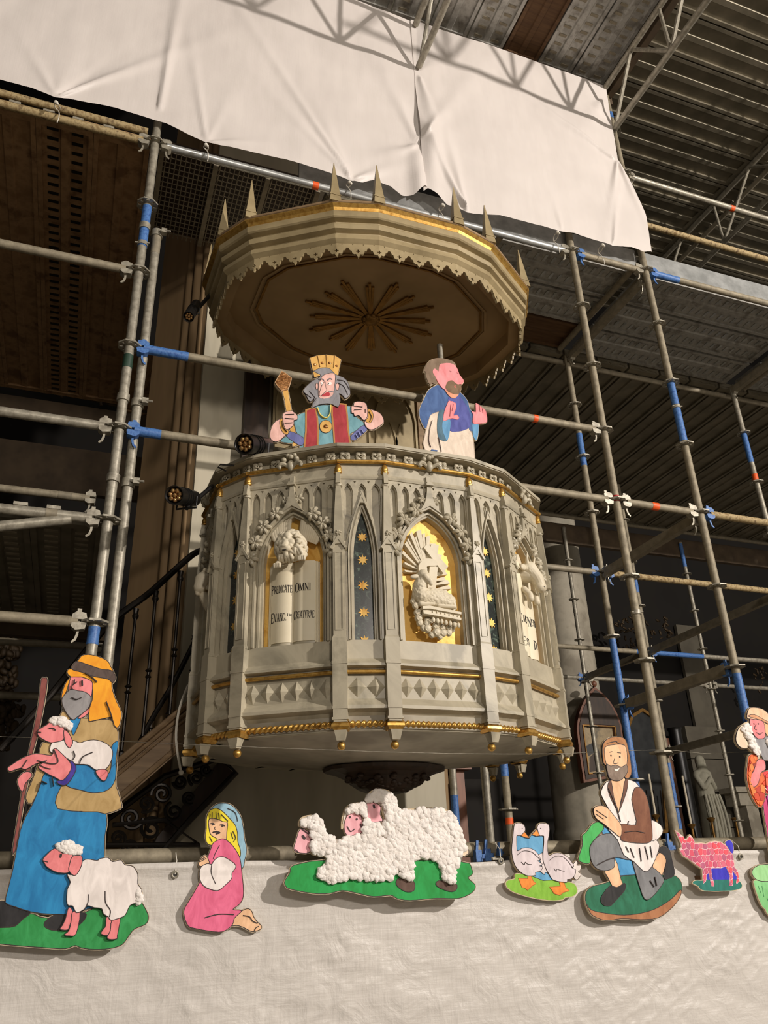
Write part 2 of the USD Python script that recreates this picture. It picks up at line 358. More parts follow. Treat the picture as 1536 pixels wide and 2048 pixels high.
standard(XB, YB, z_(4.1), 'rear standard behind the right bay, bright blue along its lower half', [(z_(0.55), z_(1.58), 'blue_paint'), (z_(3.02), z_(3.32), 'blue_paint')], mat='steel_dusty')
standard(XF, 4.65, z_(4.1), 'standard at the right edge under the deck, blue patch and orange tape', [(z_(3.3), z_(3.62), 'blue_paint'), (z_(3.12), z_(3.18), 'orange_tape')])
standard(5.40, 6.58, z_(4.05), 'slim standard seen just right of the nearer taped one', [(z_(2.75), z_(2.95), 'blue_paint'), (z_(0.4), z_(1.0), 'blue_paint')], mat='steel_dusty')
standard(5.37, 7.7, z_(4.0), 'far steel standard in front of the round stone column', [], zr=[1.7+0.5*k-.05 for k in range(9)])
standard(7.16, 7.7, z_(4.0), 'far bright steel standard in front of the dark altar, blue near its top', [(z_(3.65), z_(3.98), 'blue_paint'), (z_(0.0), z_(0.3), 'blue_paint')], zr=[1.7+0.5*k-.05 for k in range(9)])
standard(7.75, 5.9, z_(4.0), 'standard at the right edge with a blue cap section under the dark deck', [(z_(3.3), z_(3.7), 'blue_paint')], zr=[1.7+0.5*k for k in range(9)])
# short poles seen under the pulpit
for (px, py, Y, zt, lab, mt, bl) in ((968, 1530, 4.3, .62, 'thick grey pole under the pulpit with a coupler at its top', 'steel', ()), (1008, 1530, 4.75, .72, 'thin pole under the pulpit with a blue capped top and an orange mark', 'steel_dusty', ((.62, .72, 'blue_paint'), (.33, .37, 'orange_tape'))), (905, 1545, 4.9, .75, 'pale pole with a blue lower half beside the brown confessional', 'steel', ((.2, .52, 'blue_paint'),))):
    p = atY(px, py, Y); standard(p[0], Y, z_(zt), lab, [(z_(a), z_(b), c) for a, b, c in bl], zr=[z_(.42)] if px > 990 else [z_(.12)], mat=mt)
L = ledger
L((-2.6, YF, z_(4.1)), (XL, YF, z_(4.1)), 'thick dusty yellow ledger under the left end of the upper tarp', mat='steel_yellowed', clips=[2.6-.95, 2.6-.78, 2.6-.6, 2.6-.44, 2.6-.27])
obj('deck_hook_rail', tube((-2.6, YF-.01, z_(4.172)), (XL-.05, YF-.01, z_(4.172)), 0.023, 14), 'steel_yellowed', label='rust-stained rail lying on the upper left ledger', cat='rail')
L((XL, YF, z_(4.1)), (XA, YF, z_(4.1)), 'long bright ledger running behind the canopy spikes, orange tape on it', mat='steel_bright', bands=[(0.98, 1.02, 'orange_tape')])
L((XA, YF, z_(4.1)), (XB, YF, z_(4.1)), 'short top ledger between the two right standards', h0='blue_paint')
L((XB, YF, z_(4.1)), (5.7, YF, z_(4.1)), 'top ledger leaving to the right, blue at its head', h0='blue_paint', bands=[(.07, .3, 'blue_paint')])
L((-2.6, YF, z_(3.1)), (XL, YF, z_(3.1)), 'dusty ledger crossing the left deck underside', mat='steel_dusty')
L((XL, YF, z_(2.6)), (XA, YF, z_(2.6)), 'long ledger behind the king and the man in blue, its left end blue', h0='blue_paint', bands=[(.07, .30, 'blue_paint'), (2.40, 2.43, 'orange_tape')])
L((-2.6, YF, z_(2.1)), (XL, YF, z_(2.1)), 'upper of two parallel ledgers at the left edge', mat='steel')
L((XL, YF, z_(2.1)), (XA, YF, z_(2.1)), 'ledger passing just above the pulpit rim, blue at its left head', h0='blue_paint', bands=[(.07, .2, 'blue_paint')])
L((XA, YF, z_(2.1)), (XB, YF, z_(2.1)), 'short ledger with an orange and white mark between the right standards', bands=[(.26, .31, 'orange_tape')])
L((XB, YF, z_(2.1)), (5.6, YF, z_(2.1)), 'yellowish ledger with blue head running off the right edge', h0='blue_paint', mat='steel_yellowed')
L((-2.6, YF, z_(1.6)), (XL, YF, z_(1.6)), 'ledger with plank clips and a dark band, left of the pulpit', mat='steel', bands=[(2.33, 2.38, 'steel_dark')], clips=[2.1, 2.22, 2.36])
L((-1.5, YF, z_(1.25)), (-0.16, YF, z_(1.585)), 'slanting steel brace meeting the clipped ledger at the left', h0=None, h1=None, mat='steel')
L((-2.6, YF, z_(1.1)), (XL, YF, z_(1.1)), 'pale ledger just above the turbaned shepherd', mat='steel_dusty')
L((-2.6, YB, z_(2.22)), (-0.05, YB, z_(2.22)), 'banded rear ledger close under the parallel one at the left', bands=[(1.6, 1.7, 'steel_dark'), (2.3, 2.38, 'steel_dark')])
L((-3.2, 5.62, z_(1.2)), (.1, 5.62, z_(1.2)), 'dim far ledger crossing behind the stair railing', mat='steel_dark', h0=None)
L((-3.2, 5.62, z_(1.55)), (.1, 5.62, z_(1.55)), 'upper dim far ledger behind the stair railing', mat='steel_dark', h0=None)
L((XB, YF, z_(5.1)), (5.7, YF, z_(5.1)), 'ledger with an orange band high at the right', bands=[(1.07, 1.11, 'orange_tape')], mat='steel')
L((XB, YF, z_(4.6)), (5.7, YF, z_(4.6)), 'yellowish ledger with a blue head right of the tarp corner', h0='blue_paint', mat='steel_yellowed')
L((2.4, YB, z_(2.1)), (XB, YB, z_(2.1)), 'rear ledger with plank clips leaving the right side of the pulpit', h1='blue_paint', clips=[.45, .6], mat='steel_dark')
L((XB, YB, z_(2.1)), (XF, YB, z_(2.1)), 'rusty rear ledger behind both front standards', h0='blue_paint', mat='steel_yellowed')
L((2.4, 6.58, z_(2.1)), (5.40, 6.58, z_(2.1)), 'ledger with an orange mark right of the lowest bull panel', h1='blue_paint', bands=[(1.62, 1.68, 'orange_tape'), (2.85, 2.93, 'blue_paint')])
L((5.40, 6.58, z_(2.1)), (8.5, 6.58, z_(2.1)), 'blue and white ledger in the right distance', h0='blue_paint', bands=[(.07, .7, 'blue_paint')], mat='steel')
L((4.0, 7.7, z_(2.1)), (5.37, 7.7, z_(2.1)), 'far thin ledger ending at the column standard', h1='blue_paint', mat='steel')
L((5.37, 7.7, z_(2.1)), (7.16, 7.7, z_(2.1)), 'far thin ledger between the two far standards', mat='steel')
L((7.16, 7.7, z_(2.1)), (9.5, 7.7, z_(2.1)), 'far thin ledger leaving to the right edge', mat='steel')
L((-1.4, YF+.03, z_(.145)), (4.6, YF+.03, z_(.145)), 'horizontal grey tube on which the lower tarp hangs', h0=None, h1=None, r=0.032, mat='steel_dusty')
def transom(p0, p1, label, hmat='steel'):
    p0, p1 = np.array(p0, float), np.array(p1, float); d = (p1-p0)/np.linalg.norm(p1-p0)
    t = thing('scaffold_transom', label, 'scaffold beam')
    a, b = p0+d*.06, p1-d*.06; w = np.array([.024, 0, 0]); h = np.array([0, 0, .03])
    c = (a+b)/2; ln = np.linalg.norm(b-a)
    g = Polygon([(-.024, -.03), (.024, -.03), (.024, .03), (.018, .034), (-.018, .034), (-.024, .03)])
    m = extrude_polygon(g, ln, engine='earcut'); ax, bx, dx = frame_to(d); T = np.eye(4); T[:3, 0] = ax; T[:3, 1] = bx; T[:3, 2] = dx; T[:3, 3] = a; m.apply_transform(T)
    obj('beam', m, 'steel_dark', t, smooth=False)
    obj('wedge_head', head(p0+d*.044, -d, hmat), hmat, t, smooth=False); obj('wedge_head', head(p1-d*.044, d, hmat), hmat, t, smooth=False)
transom((XB, YF, z_(2.08)), (XB, YB, z_(2.08)), 'flat transom rising from the rear blue standard to the second front standard')
transom((XB, YF, z_(1.1)), (XB, YB, z_(1.1)), 'lowest flat transom between the second front standard and the blue rear one', 'blue_paint')
transom((XF+.03, 4.65, z_(2.1)), (5.40, 6.58, z_(2.1)), 'transom at the right leading back to the slim standard')
transom((5.40, 6.58, z_(2.1)), (5.37, 7.7, z_(2.1)), 'far transom beside the column standard')
transom((XB, YF, z_(4.06)), (XB, YB, z_(4.06)), 'rusty transom under the deck right of the canopy')
transom((XF, YF, z_(4.06)), (XF, YB, z_(4.06)), 'rusty transom under the deck at the right edge')
transom((5.40, 6.58, z_(1.1)), (XF, 4.65, z_(1.1)), 'low transom at the right behind the girl-high tubes')
# lattice girders running out over the nave
def girder(x, z, y0, y1, label, h=0.5, n=5, hang=True):
    t = thing('lattice_girder', label, 'girder')
    obj('chord', tube((x, y0, z), (x, y1, z), TR, 14), 'steel', t); obj('chord', tube((x, y0, z-h), (x, y1, z-h), TR, 14), 'steel', t)
    ys = np.linspace(y1-.03, y0+.1, 2*n+1)
    for i in range(2*n):
        za, zb = (z, z-h) if i % 2 else (z-h, z)
        obj('web_bar', tube((x, ys[i], za), (x, ys[i+1], zb), 0.016, 8), 'steel', t)
        if i % 2 == 0 and i: obj('web_bar', tube((x, ys[i], z), (x, ys[i], z-h), 0.014, 8), 'steel', t)
girder(3.50, z_(6.02), 0.6, 3.55, 'lattice girder running over the nave from the right tarp edge', n=4)
girder(1.76, z_(5.95), 0.6, 3.5, 'lattice girder poking out at the seam of the two upper tarps', h=.48, n=4)
girder(5.42, z_(6.176), 1.3, 7.4, 'dark lattice girder under the upper deck at the right', h=.5, n=6)
# decks of steel planks
def plank(p0, p1, label, mat, wdir, w=0.32, group=None, slots=0, h=0.06, smat='steel_dark'):
    """U-section steel deck plank seen from below; p0 -> p1 its centre line at the underside, wdir unit vector across"""
    p0, p1, wv = np.array(p0, float), np.array(p1, float), np.array(wdir, float); d = p1-p0; ln = np.linalg.norm(d); d /= ln
    t = thing('deck_plank', label, 'deck plank', group)
    hw = w/2-0.004
    pr = [(-hw, 0), (-hw+.028, 0), (-hw+.028, .02), (-.03, .02), (-.022, .008), (.022, .008), (.03, .02), (hw-.028, .02), (hw-.028, 0), (hw, 0), (hw, h), (-hw, h)]
    m = extrude_polygon(Polygon(pr), ln, engine='earcut')
    T = np.eye(4); T[:3, 0] = wv; T[:3, 1] = (0, 0, 1); T[:3, 2] = d; T[:3, 3] = p0
    if np.linalg.det(T[:3, :3]) < 0: T[:3, 0] = -wv
    m.apply_transform(T); obj('pan', m, mat, t, smooth=False)
    if slots:
        ms = []; N = int(ln/0.075)
        for s in np.linspace(.08, ln-.08, N):
            for q in slots:
                ms.append(box((q, .018, s), (.064, .008, .020)))
        m = cat_(ms); m.apply_transform(T); obj('slot_row', m, smat, t, smooth=False, kind='stuff')
    for e in (0.03, ln-.03):
        m = box((0, .03, e), (w-.01, .062, .05)); m.apply_transform(T); obj('end_cap', m, mat, t, smooth=False)
for i in range(9):
    x = -.19-.325*i
    plank((x, YF+.06, z_(4.15)), (x, 6.68, z_(4.15)), f'{WORD[i]} brown plank from the pole in the upper left deck', 'plank_brown', (1, 0, 0), w=.331, slots=(-.07, .07) if i in (1,) else 0, smat='black_metal')
for i in range(2):
    plank((.15+.33*i, 5.75, z_(4.125)), (.15+.33*i, 6.78, z_(4.125)), f'{WORD[i]} dim plank of the deck between left pole and pier', 'plank_brown', (1, 0, 0))
for i in range(7):
    x = -.18-.325*i
    plank((x, YF+.05, z_(1.585)), (x, 5.3, z_(1.585)), f'{WORD[i]} plank of the low left deck behind the slanting brace', 'plank_dark', (1, 0, 0), w=.331, slots=(-.07, .07))
for i in range(11):
    x = 3.38-.325*i
    plank((x, .2, z_(6.14)), (x, 3.62, z_(6.14)), f'{WORD[i]} galvanised plank above the tarp, counted from the right girder', 'plywood' if i in (2,) else 'plank_grey', (1, 0, 0), slots=(-.075, .075) if i in (0, 1, 3, 5) else 0)
for i in range(15):
    y = 1.4+.325*i
    plank((3.62, y, z_(6.2)), (5.415, y, z_(6.2)), f'{WORD[i]} dark plank from the front in the upper right deck', 'plank_dark', (0, 1, 0))
    if i > 3: plank((5.425, y, z_(6.2)), (7.5, y, z_(6.2)), f'{WORD[i]} plank from the front of the farthest right upper deck', 'plank_dark', (0, 1, 0))
for i in range(3):
    y = YF+.235+.335*i
    plank((XB+.05, y, z_(4.14)), (XF-.05, y, z_(4.14)), f'{WORD[i]} slotted plank from the front in the right middle deck', 'plank_grey', (0, 1, 0), slots=(-.075, .075), smat='steel_bright')
    plank((2.3, y, z_(4.14)), (XB-.05, y, z_(4.14)), f'{WORD[i]} plank from the front in the deck beside the canopy', 'plank_grey' if i < 2 else 'plywood', (0, 1, 0), slots=(-.075, .075) if i < 2 else 0, smat='steel_bright')
    plank((XF+.08, y, z_(4.14)), (XF+2, y, z_(4.14)), f'{WORD[i]} plank from the front of the deck at the right edge', 'plank_grey', (0, 1, 0), slots=(-.075, .075), smat='steel_bright')
for i in range(20):
    x = 2.35+.335*i
    plank((x, YB-.02, z_(4.1)), (x, 7.6, z_(4.1)), f'{WORD[i]} dark rear plank counted from behind the canopy', 'plank_dark', (1, 0, 0), w=.32)
def board(p0, p1, label, mat, name='toe_board', cat='board'):
    return obj(name, bbox(p0, p1), mat, label=label, cat=cat, smooth=False)
board((.9, YF+.03, z_(4.17)), (XB-.03, YF+.055, z_(4.33)), 'pale galvanised toe board behind the canopy spikes', 'steel_bright')
board((XB+.03, YF+.03, z_(4.17)), (5.7, YF+.055, z_(4.33)), 'long pale galvanised toe board right of the tarp corner', 'steel_bright')
for (x0, x1, y, za, zb, lab) in ((2.3, 12.0, 7.72, 3.80, 4.06, 'grey far edge beam of the rear right deck'), (-3.4, .45, 6.75, 3.98, 4.12, 'dark edge beam of the upper left deck'), (-3.4, .38, 6.9, 3.3, 3.75, 'wide dusty fascia beam under the upper left deck'), (-2.8, .1, 5.35, 1.52, 1.6, 'brown edge beam of the low left deck')):
    board((x0, y, z_(za)), (x1, y+.06, z_(zb)), lab, 'beam_brown', 'edge_beam', 'beam')
for x, lab in ((1.14, 'left'), (2.2, 'right')):
    L((x, YF+.03, z_(4.1155)), (x, 4.38, z_(4.1155)), f'short tube under the {lab} ends of the planks above the canopy', h0=None, h1=None, mat='steel_dark')
for x, lab in ((2.36, 'left'), (3.46, 'right')):
    L((x, YF+.03, z_(4.1155)), (x, YB-.06, z_(4.1155)), f'short tube under the {lab} ends of the deck beside the canopy', h0=None, h1=None, mat='steel_dark')
for x, lab in ((5.46, 'left'), (7.2, 'right')):
    L((x, YF+.03, z_(4.115)), (x, YB-.06, z_(4.115)), f'short tube under the {lab} ends of the deck planks at the right edge', h0=None, h1=None, mat='steel_dark')
mesh_deck = thing('mesh_deck', 'dark expanded-metal deck behind the canopy spikes, left of the seam', 'deck')
zm = z_(4.13)
obj('mesh', [bbox((.04+.03*i, YF+.06, zm), (.046+.03*i, 4.38, zm+.006)) for i in range(33)]+[bbox((.04, YF+.06+.04*i, zm), (1.03, YF+.064+.04*i, zm+.005)) for i in range(18)], 'steel_dark', mesh_deck, smooth=False)
obj('frame_bar', [bbox((x, YF+.06, zm-.02), (x+.03, 4.38, zm+.02)) for x in (.03, .36, .69, 1.02)], 'steel_dark', mesh_deck, smooth=False)
obj('backing_sheet', bbox((.03, YF+.05, zm+.06), (1.05, 4.39, zm+.08)), 'dark_wood', mesh_deck, smooth=False)
for i in range(2):
    plank((1.1, YF+.24+.335*i, z_(4.14)), (2.25, YF+.24+.335*i, z_(4.14)), f'{WORD[i]} dark plank from the front right above the canopy', 'plank_dark', (0, 1, 0))
L((2.1, 4.76, z_(4.0757)), (9.2, 4.76, z_(4.0757)), 'ledger carrying the front ends of the dark rear planks', h0=None, h1=None, mat='steel_dark')
L((2.1, 7.55, z_(4.0757)), (9.2, 7.55, z_(4.0757)), 'ledger carrying the far ends of the dark rear planks', h0=None, h1=None, mat='steel_dark')
for x, lab in ((5.62, 'left'), (7.42, 'right')):
    L((x, 2.2, z_(6.176)), (x, 6.4, z_(6.176)), f'tube under the {lab} ends of the farthest upper planks', h0=None, h1=None, mat='steel_dark')

obj('cable_conduit', [path_tube(spline([atY(-40, 757, 6.72), atY(60, 772, 6.72), atY(150, 790, 6.72), atY(250, 812, 6.72), atY(345, 832, 6.72)], 5), .028, 8)]+[path_tube([atY(x, y-9, 6.68), atY(x, y+9, 6.68)], .012, 6) for x, y in ((52, 771), (124, 785), (202, 802), (300, 822))], 'beam_brown', label='brown conduit with clips along the far edge of the upper left deck', cat='pipe')
board((-.6, 3.60, z_(5.96)), (3.62, 3.66, z_(6.135)), 'dark edge beam along the top of the two upper tarps', 'beam_brown', 'edge_beam', 'beam')
board((3.56, .3, z_(6.02)), (3.615, 3.59, z_(6.19)), 'dark beam beside the right lattice girder', 'beam_brown', 'edge_beam', 'beam')
# ================================================================ the tarpaulins
def sheet(u, v, f, mat, name, **k):
    nu, nv = u.shape; P = f(u, v).reshape(-1, 3); i, j = np.meshgrid(np.arange(nu-1), np.arange(nv-1), indexing='ij')
    a = i*nv+j; q = np.stack([a, a+nv, a+nv+1, a+1], -1).reshape(-1, 4)
    return trimesh.Trimesh(P, np.vstack([q[:, [0, 1, 2]], q[:, [0, 2, 3]]]), process=False)
def fan(X, Z, c, ang, wid, amp, L):
    """a crease starting at c in direction ang (degrees from +X), fading over L"""
    dx, dz = X-c[0], Z-c[1]; a = math.radians(ang); s = dx*math.cos(a)+dz*math.sin(a); t = -dx*math.sin(a)+dz*math.cos(a)
    w = wid*(0.25+np.clip(s, 0, None)/L*1.2)
    return amp*np.exp(-(t/w)**2)*np.clip(s/0.05, 0, 1)*np.exp(-np.clip(s, 0, None)/L)
YT = 3.53
def upper(x0, x1, bot, top, creases, seed, nu=260, nv=170):
    bot, top = np.array(bot), np.array(top)
    U, V = np.meshgrid(np.linspace(x0, x1, nu), np.linspace(0, 1, nv), indexing='ij')
    zb, zt = np.interp(U, bot[:, 0], bot[:, 1]), np.interp(U, top[:, 0], top[:, 1])
    X, Z = U, zb+(zt-zb)*V
    Y = YT+0.035*(meshkit.fbm(np.stack([X*1.3, Z*1.1, X*0+seed], -1), 4, seed)-.5)
    Y += 0.008*(meshkit.fbm(np.stack([X*9, Z*2.2, X*0+seed+3], -1), 3, seed+5)-.5)
    for c in creases: Y -= .85*fan(X, Z, *c)
    return X, Y, Z
def to_mesh(X, Y, Z):
    return sheet(X, X, lambda a, b: np.stack([X, Y, Z], -1), None, None)
bt = np.array([[-2.2, 5.90], [-.9, 5.80], [-.70, 5.80], [-.57, 5.775], [-.5, 5.80], [-.25, 5.83], [.05, 5.82], [.2, 5.77], [.29, 5.745], [.4, 5.755], [.8, 5.775], [1.1, 5.755], [1.22, 5.745], [1.3, 5.76], [1.38, 5.815], [1.5, 5.80], [1.58, 5.74], [1.66, 5.755], [1.74, 5.86]])
X, Y, Z = upper(-2.2, 1.76, bt, [[-2.2, 7.74], [1.0, 7.66], [1.8, 7.62]], [
    ((-.57, 5.775), 48, .030, .03, .8), ((-.57, 5.775), 120, .04, .015, .5), ((-.57, 5.775), 85, .05, .015, .4), ((-.57, 5.775), 60, .03, -.015, .5), ((.29, 5.745), 100, .03, .018, .9), ((.29, 5.745), 75, .05, .012, .7), ((.29, 5.745), 20, .02, .02, .25),
    ((1.22, 5.745), 120, .03, .028, 1.2), ((1.22, 5.745), 110, .05, .015, .9), ((1.22, 5.745), 132, .04, .015, .9), ((1.22, 5.745), 38, .05, .03, .5), ((1.72, 6.28), 110, .06, .03, .8), ((1.72, 6.28), 75, .05, .03, .5), ((1.72, 6.25), 215, .06, .03, .5),
    ((0, 5.9), 88, .035, .035, 1.4), ((-1.2, 5.85), 70, .06, .02, 1.0)], 3)
# soft ruck hanging beside the seam
Y = Y-.05*np.exp(-((X-1.70)/.06)**2)*np.clip((6.35-Z)/.4, 0, 1)
tp = obj('tarpaulin', to_mesh(X, Y, Z), 'tarp_white', smooth=True, label='large white tarp hung high at the left with knotted lower edge', cat='tarp')
bt2 = np.array([[1.70, 5.79], [1.76, 5.85], [1.83, 5.82], [1.9, 5.75], [1.97, 5.745], [2.04, 5.72], [2.1, 5.73], [2.3, 5.78], [2.6, 5.79], [2.80, 5.785], [2.9, 5.80], [3.1, 5.79], [3.22, 5.775], [3.4, 5.815], [3.5, 5.80], [3.56, 5.82]])
X, Y, Z = upper(0, 1, [[0, 0], [1, 1]], [[0, 1], [1, 2]], [], 11)
U = np.linspace(0, 1, 240); V = np.linspace(0, 1, 170); uu, vv = np.meshgrid(U, V, indexing='ij')
rt = np.array([[5.80, 3.575], [6.18, 3.60], [6.55, 3.52], [6.72, 3.45], [7.1, 3.48], [7.6, 3.51]])
xr = np.interp(5.8+vv*1.8, rt[:, 0], rt[:, 1]); X = 1.73+(xr-1.73)*uu
zb = np.interp(X, bt2[:, 0], bt2[:, 1]); zt = 7.62+.02*uu; Z = zb+(zt-zb)*vv
Y = YT-.012+0.035*(meshkit.fbm(np.stack([X*1.3, Z*1.1, X*0+21], -1), 4, 2)-.5)+0.007*(meshkit.fbm(np.stack([X*9, Z*2.2, X*0+1], -1), 3, 9)-.5)
for c in [((2.04, 5.72), 112, .03, .04, .8), ((2.04, 5.72), 98, .05, .03, 1.1), ((1.74, 6.3), 62, .06, .035, .8), ((1.76, 7.0), 280, .05, .03, .7), ((3.43, 6.72), 150, .04, .03, 1.0), ((3.43, 6.72), 255, .03, .03, .6), ((3.43, 6.72), 285, .03, .03, .6), ((3.22, 5.775), 75, .03, .02, .8), ((3.45, 7.45), 240, .08, .03, .5), ((3.45, 7.2), 130, .04, .02, .3), ((2.8, 5.785), 95, .04, .01, .5)]:
    Y -= .85*fan(X, Z, *c)
Y -= .05*np.exp(-((X-1.80)/.07)**2)*np.clip((6.9-Z)/.5, 0, 1)*np.clip((Z-5.7)/.5, 0, 1)
obj('tarpaulin', to_mesh(X, Y, Z), 'tarp_white', smooth=True, label='second white tarp hung high at the right, torn short at its right edge', cat='tarp')
# ties along the lower edge
for i, (px, py, lab) in enumerate(((112, 205, 'string tie at the far left eyelet of the upper tarp'), (412, 290, 'string tie at the second eyelet, just right of the left pole'), (699, 365, 'string tie between the two middle canopy spikes'), (885, 410, 'string tie of the right tarp above the blue coupler'), (1115, 465, 'string tie of the right tarp at its first right standard'), (1205, 490, 'string tie near the lower right tarp corner'))):
    p = atY(px, py, YT-.03); t = thing('tie_string', lab, 'string')
    q = np.array([p[0]+.01, YF-.03, z_(4.13)])
    obj('loop', [path_tube(bez([p, (p+q)/2+np.array([-.03, 0, 0]), q], 8), .0028, 6), path_tube(bez([p, (p+q)/2+np.array([.03, 0, 0]), q], 8), .0028, 6), path_tube(bez([q, q+np.array([.02, -.03, -.06]), q+np.array([.01, -.03, -.13])], 6), .0028, 6)], 'string', t)
    obj('knot', [ball(p, .013, 1), ball(p+np.array([0.008, -.006, -.012]), .009, 1)], 'string', t)
# the lower tarp in front of the scaffold
X, Zv = np.meshgrid(np.linspace(-1.1, 4.4, 420), np.linspace(0, 1, 150), indexing='ij')
zt = 1.712+.012*np.sin(X*3.1)*.5-.02*np.exp(-((X-1.75)/.35)**2); Z = .005+(zt-.005)*Zv
YL = 3.5
n = meshkit.fbm(np.stack([X*2.5+Z*3.0, Z*3.5-X*1.2, X*0], -1), 4, 1)
n2 = meshkit.fbm(np.stack([X*5+Z*9, (Z*14-X*6)*.9, X*0+4], -1), 4, 8)
Y = YL+.02*(n-.5)+(.009*(n2-.5)-.008*np.clip(1-np.abs(n2-.5)*18, 0, 1)*meshkit.noise(np.stack([X*2, Z*3, X*0], -1), 6))*np.clip((1.62-Z)/.15, 0, 1)
Y -= .012*np.exp(-((Z-zt+.015)/.012)**2)
low = obj('tarpaulin', to_mesh(X, Y, Z), 'tarp_woven', smooth=True, label='wrinkled woven white tarp hung low in front, nativity cut-outs fixed to it', cat='tarp')
low = None
for i, (px, py, lab) in enumerate(((350, 1749, 'eyelet beside the praying girl'), (1002, 1722, 'eyelet beside the left goose'), (1482, 1713, 'eyelet right of the pink pig'))):
    p = atY(px, py, YL-.014); t = thing('eyelet', 'metal '+lab+' in the lower tarp', 'eyelet')
    a = np.linspace(0, 2*PI, 17)
    obj('ring', path_tube(np.c_[p[0]+.011*np.cos(a), np.full(17, p[1]), p[2]+.011*np.sin(a)], .004, 8, cap=False), 'steel', t)
    obj('hole', frY(p[1]).ext(Point(p[0], p[2]).buffer(.008), -.006, -.002), 'black_metal', t)
    obj('string', path_tube([p, p+np.array([.004, .01, .05]), p+np.array([.003, .05, .08])], .0022, 6), 'string', t)
obj('thin_wire', path_tube(spline([atY(0, 1473, 3.56), atY(250, 1483, 3.5), atY(400, 1490, 2.95), atY(780, 1504, 2.75), atY(1000, 1508, 2.80), atY(1120, 1507, 3.0), atY(1180, 1505, 3.56), atY(1325, 1500, 3.565), atY(1420, 1507, 3.565), atY(1536, 1500, 3.565)], 6), .0011, 6), 'steel', label='thin wire strung across in front of the pulpit base', cat='wire')

# ================================================================ the pulpit
PC = np.array([1.331, 3.5685]); PM = np.array([[1.1646, -0.012], [-0.012, 0.8354]])
ANG = [-208, -194, -162.96, -147.15, -116.17, -102.27, -75.09, -60.67, -29.95, -10.46, 20.83, 34.0, 64, 79, 109, 123]
def corner(i, r, off=(0, 0)):
    a = math.radians(ANG[i % 16]); return PC+np.array(off)+PM@np.array([r*math.cos(a), r*math.sin(a)])
def ring_poly(r, off=(0, 0)): return Polygon([corner(i, r, off) for i in range(16)])
pul = thing('pulpit', 'carved grey marble gothic pulpit with gilded stars, relief panels and pendant knobs', 'pulpit')
RB = 0.785
def facet(i, r=RB, off=(0, 0)):
    a, b = corner(i, r, off), corner(i+1, r, off); f = Fr((a+b)/2, b-a); f.w = float(np.linalg.norm(b-a)); return f
def arch(a, z0, zs, za, n=14):
    h = za-zs; R = (a*a+h*h)/(2*a); th = math.acos((R-a)/R); t = np.linspace(0, th, n)
    right = np.c_[a-R+R*np.cos(t), zs+R*np.sin(t)]
    return Polygon([(-a, z0), (a, z0)]+right.tolist()+[(-x, z) for x, z in right[::-1][1:]])
def ringed(g, d0, d1, z0):
    o = g.buffer(d1, join_style=2, mitre_limit=4); i = g.buffer(d0, join_style=2, mitre_limit=4) if d0 > 0 else g
    return o.difference(i).intersection(sbox(-2, z0, 2, 9))
def crocket(seed, s=1.0):
    """a curled leaf knob: lobes rolling outwards round a bud"""
    rg = np.random.default_rng(seed); ms = [ball((0, 0, .012*s), .0085*s, 1)]
    for k in range(6):
        a = k*PI/3+rg.uniform(-.25, .25); c, d = math.cos(a), math.sin(a); q = rg.uniform(.85, 1.15)*s
        pts = [(0, 0, .004*s), (.011*q*c, .011*q*d, .014*s), (.020*q*c, .020*q*d, .014*s), (.024*q*c, .024*q*d, .006*s), (.019*q*c, .019*q*d, .002*s)]
        ms.append(path_tube(spline(pts, 3), np.interp(np.linspace(0, 1, 13), [0, .3, .7, 1], [.0045, .0085, .0080, .003])*s, 8))
    for k in range(3):
        a = k*2.1+rg.uniform(0, 1); ms.append(ball((.007*s*math.cos(a), .007*s*math.sin(a), .018*s), .005*s, 1))
    return cat_(ms)
def flower(s=1.0):
    ms = []
    for k in range(4):
        a = PI/4+k*PI/2
        ms += [ball((.0105*s*math.cos(a)*1.1, .0105*s*math.sin(a)*1.1, .006*s), .0072*s, 1, (1.05, 1.05, .55)), ball((.012*s*math.cos(a+.45), .012*s*math.sin(a+.45), .005*s), .005*s, 1, (1, 1, .6)), ball((.012*s*math.cos(a-.45), .012*s*math.sin(a-.45), .005*s), .005*s, 1, (1, 1, .6))]
    an = np.linspace(0, 2*PI, 13)
    ms.append(path_tube(np.c_[.0042*s*np.cos(an), .0042*s*np.sin(an), np.full(13, .0105*s)], .0018*s, 6, cap=False))
    return cat_(ms)
def at_(m, u, z, n):
    m = m.copy(); m.apply_translation((u, z, n)); return m
def star8(R, r): return Polygon([((R if k % 2 == 0 else r)*math.sin(k*PI/8), (R if k % 2 == 0 else r)*math.cos(k*PI/8)) for k in range(16)])
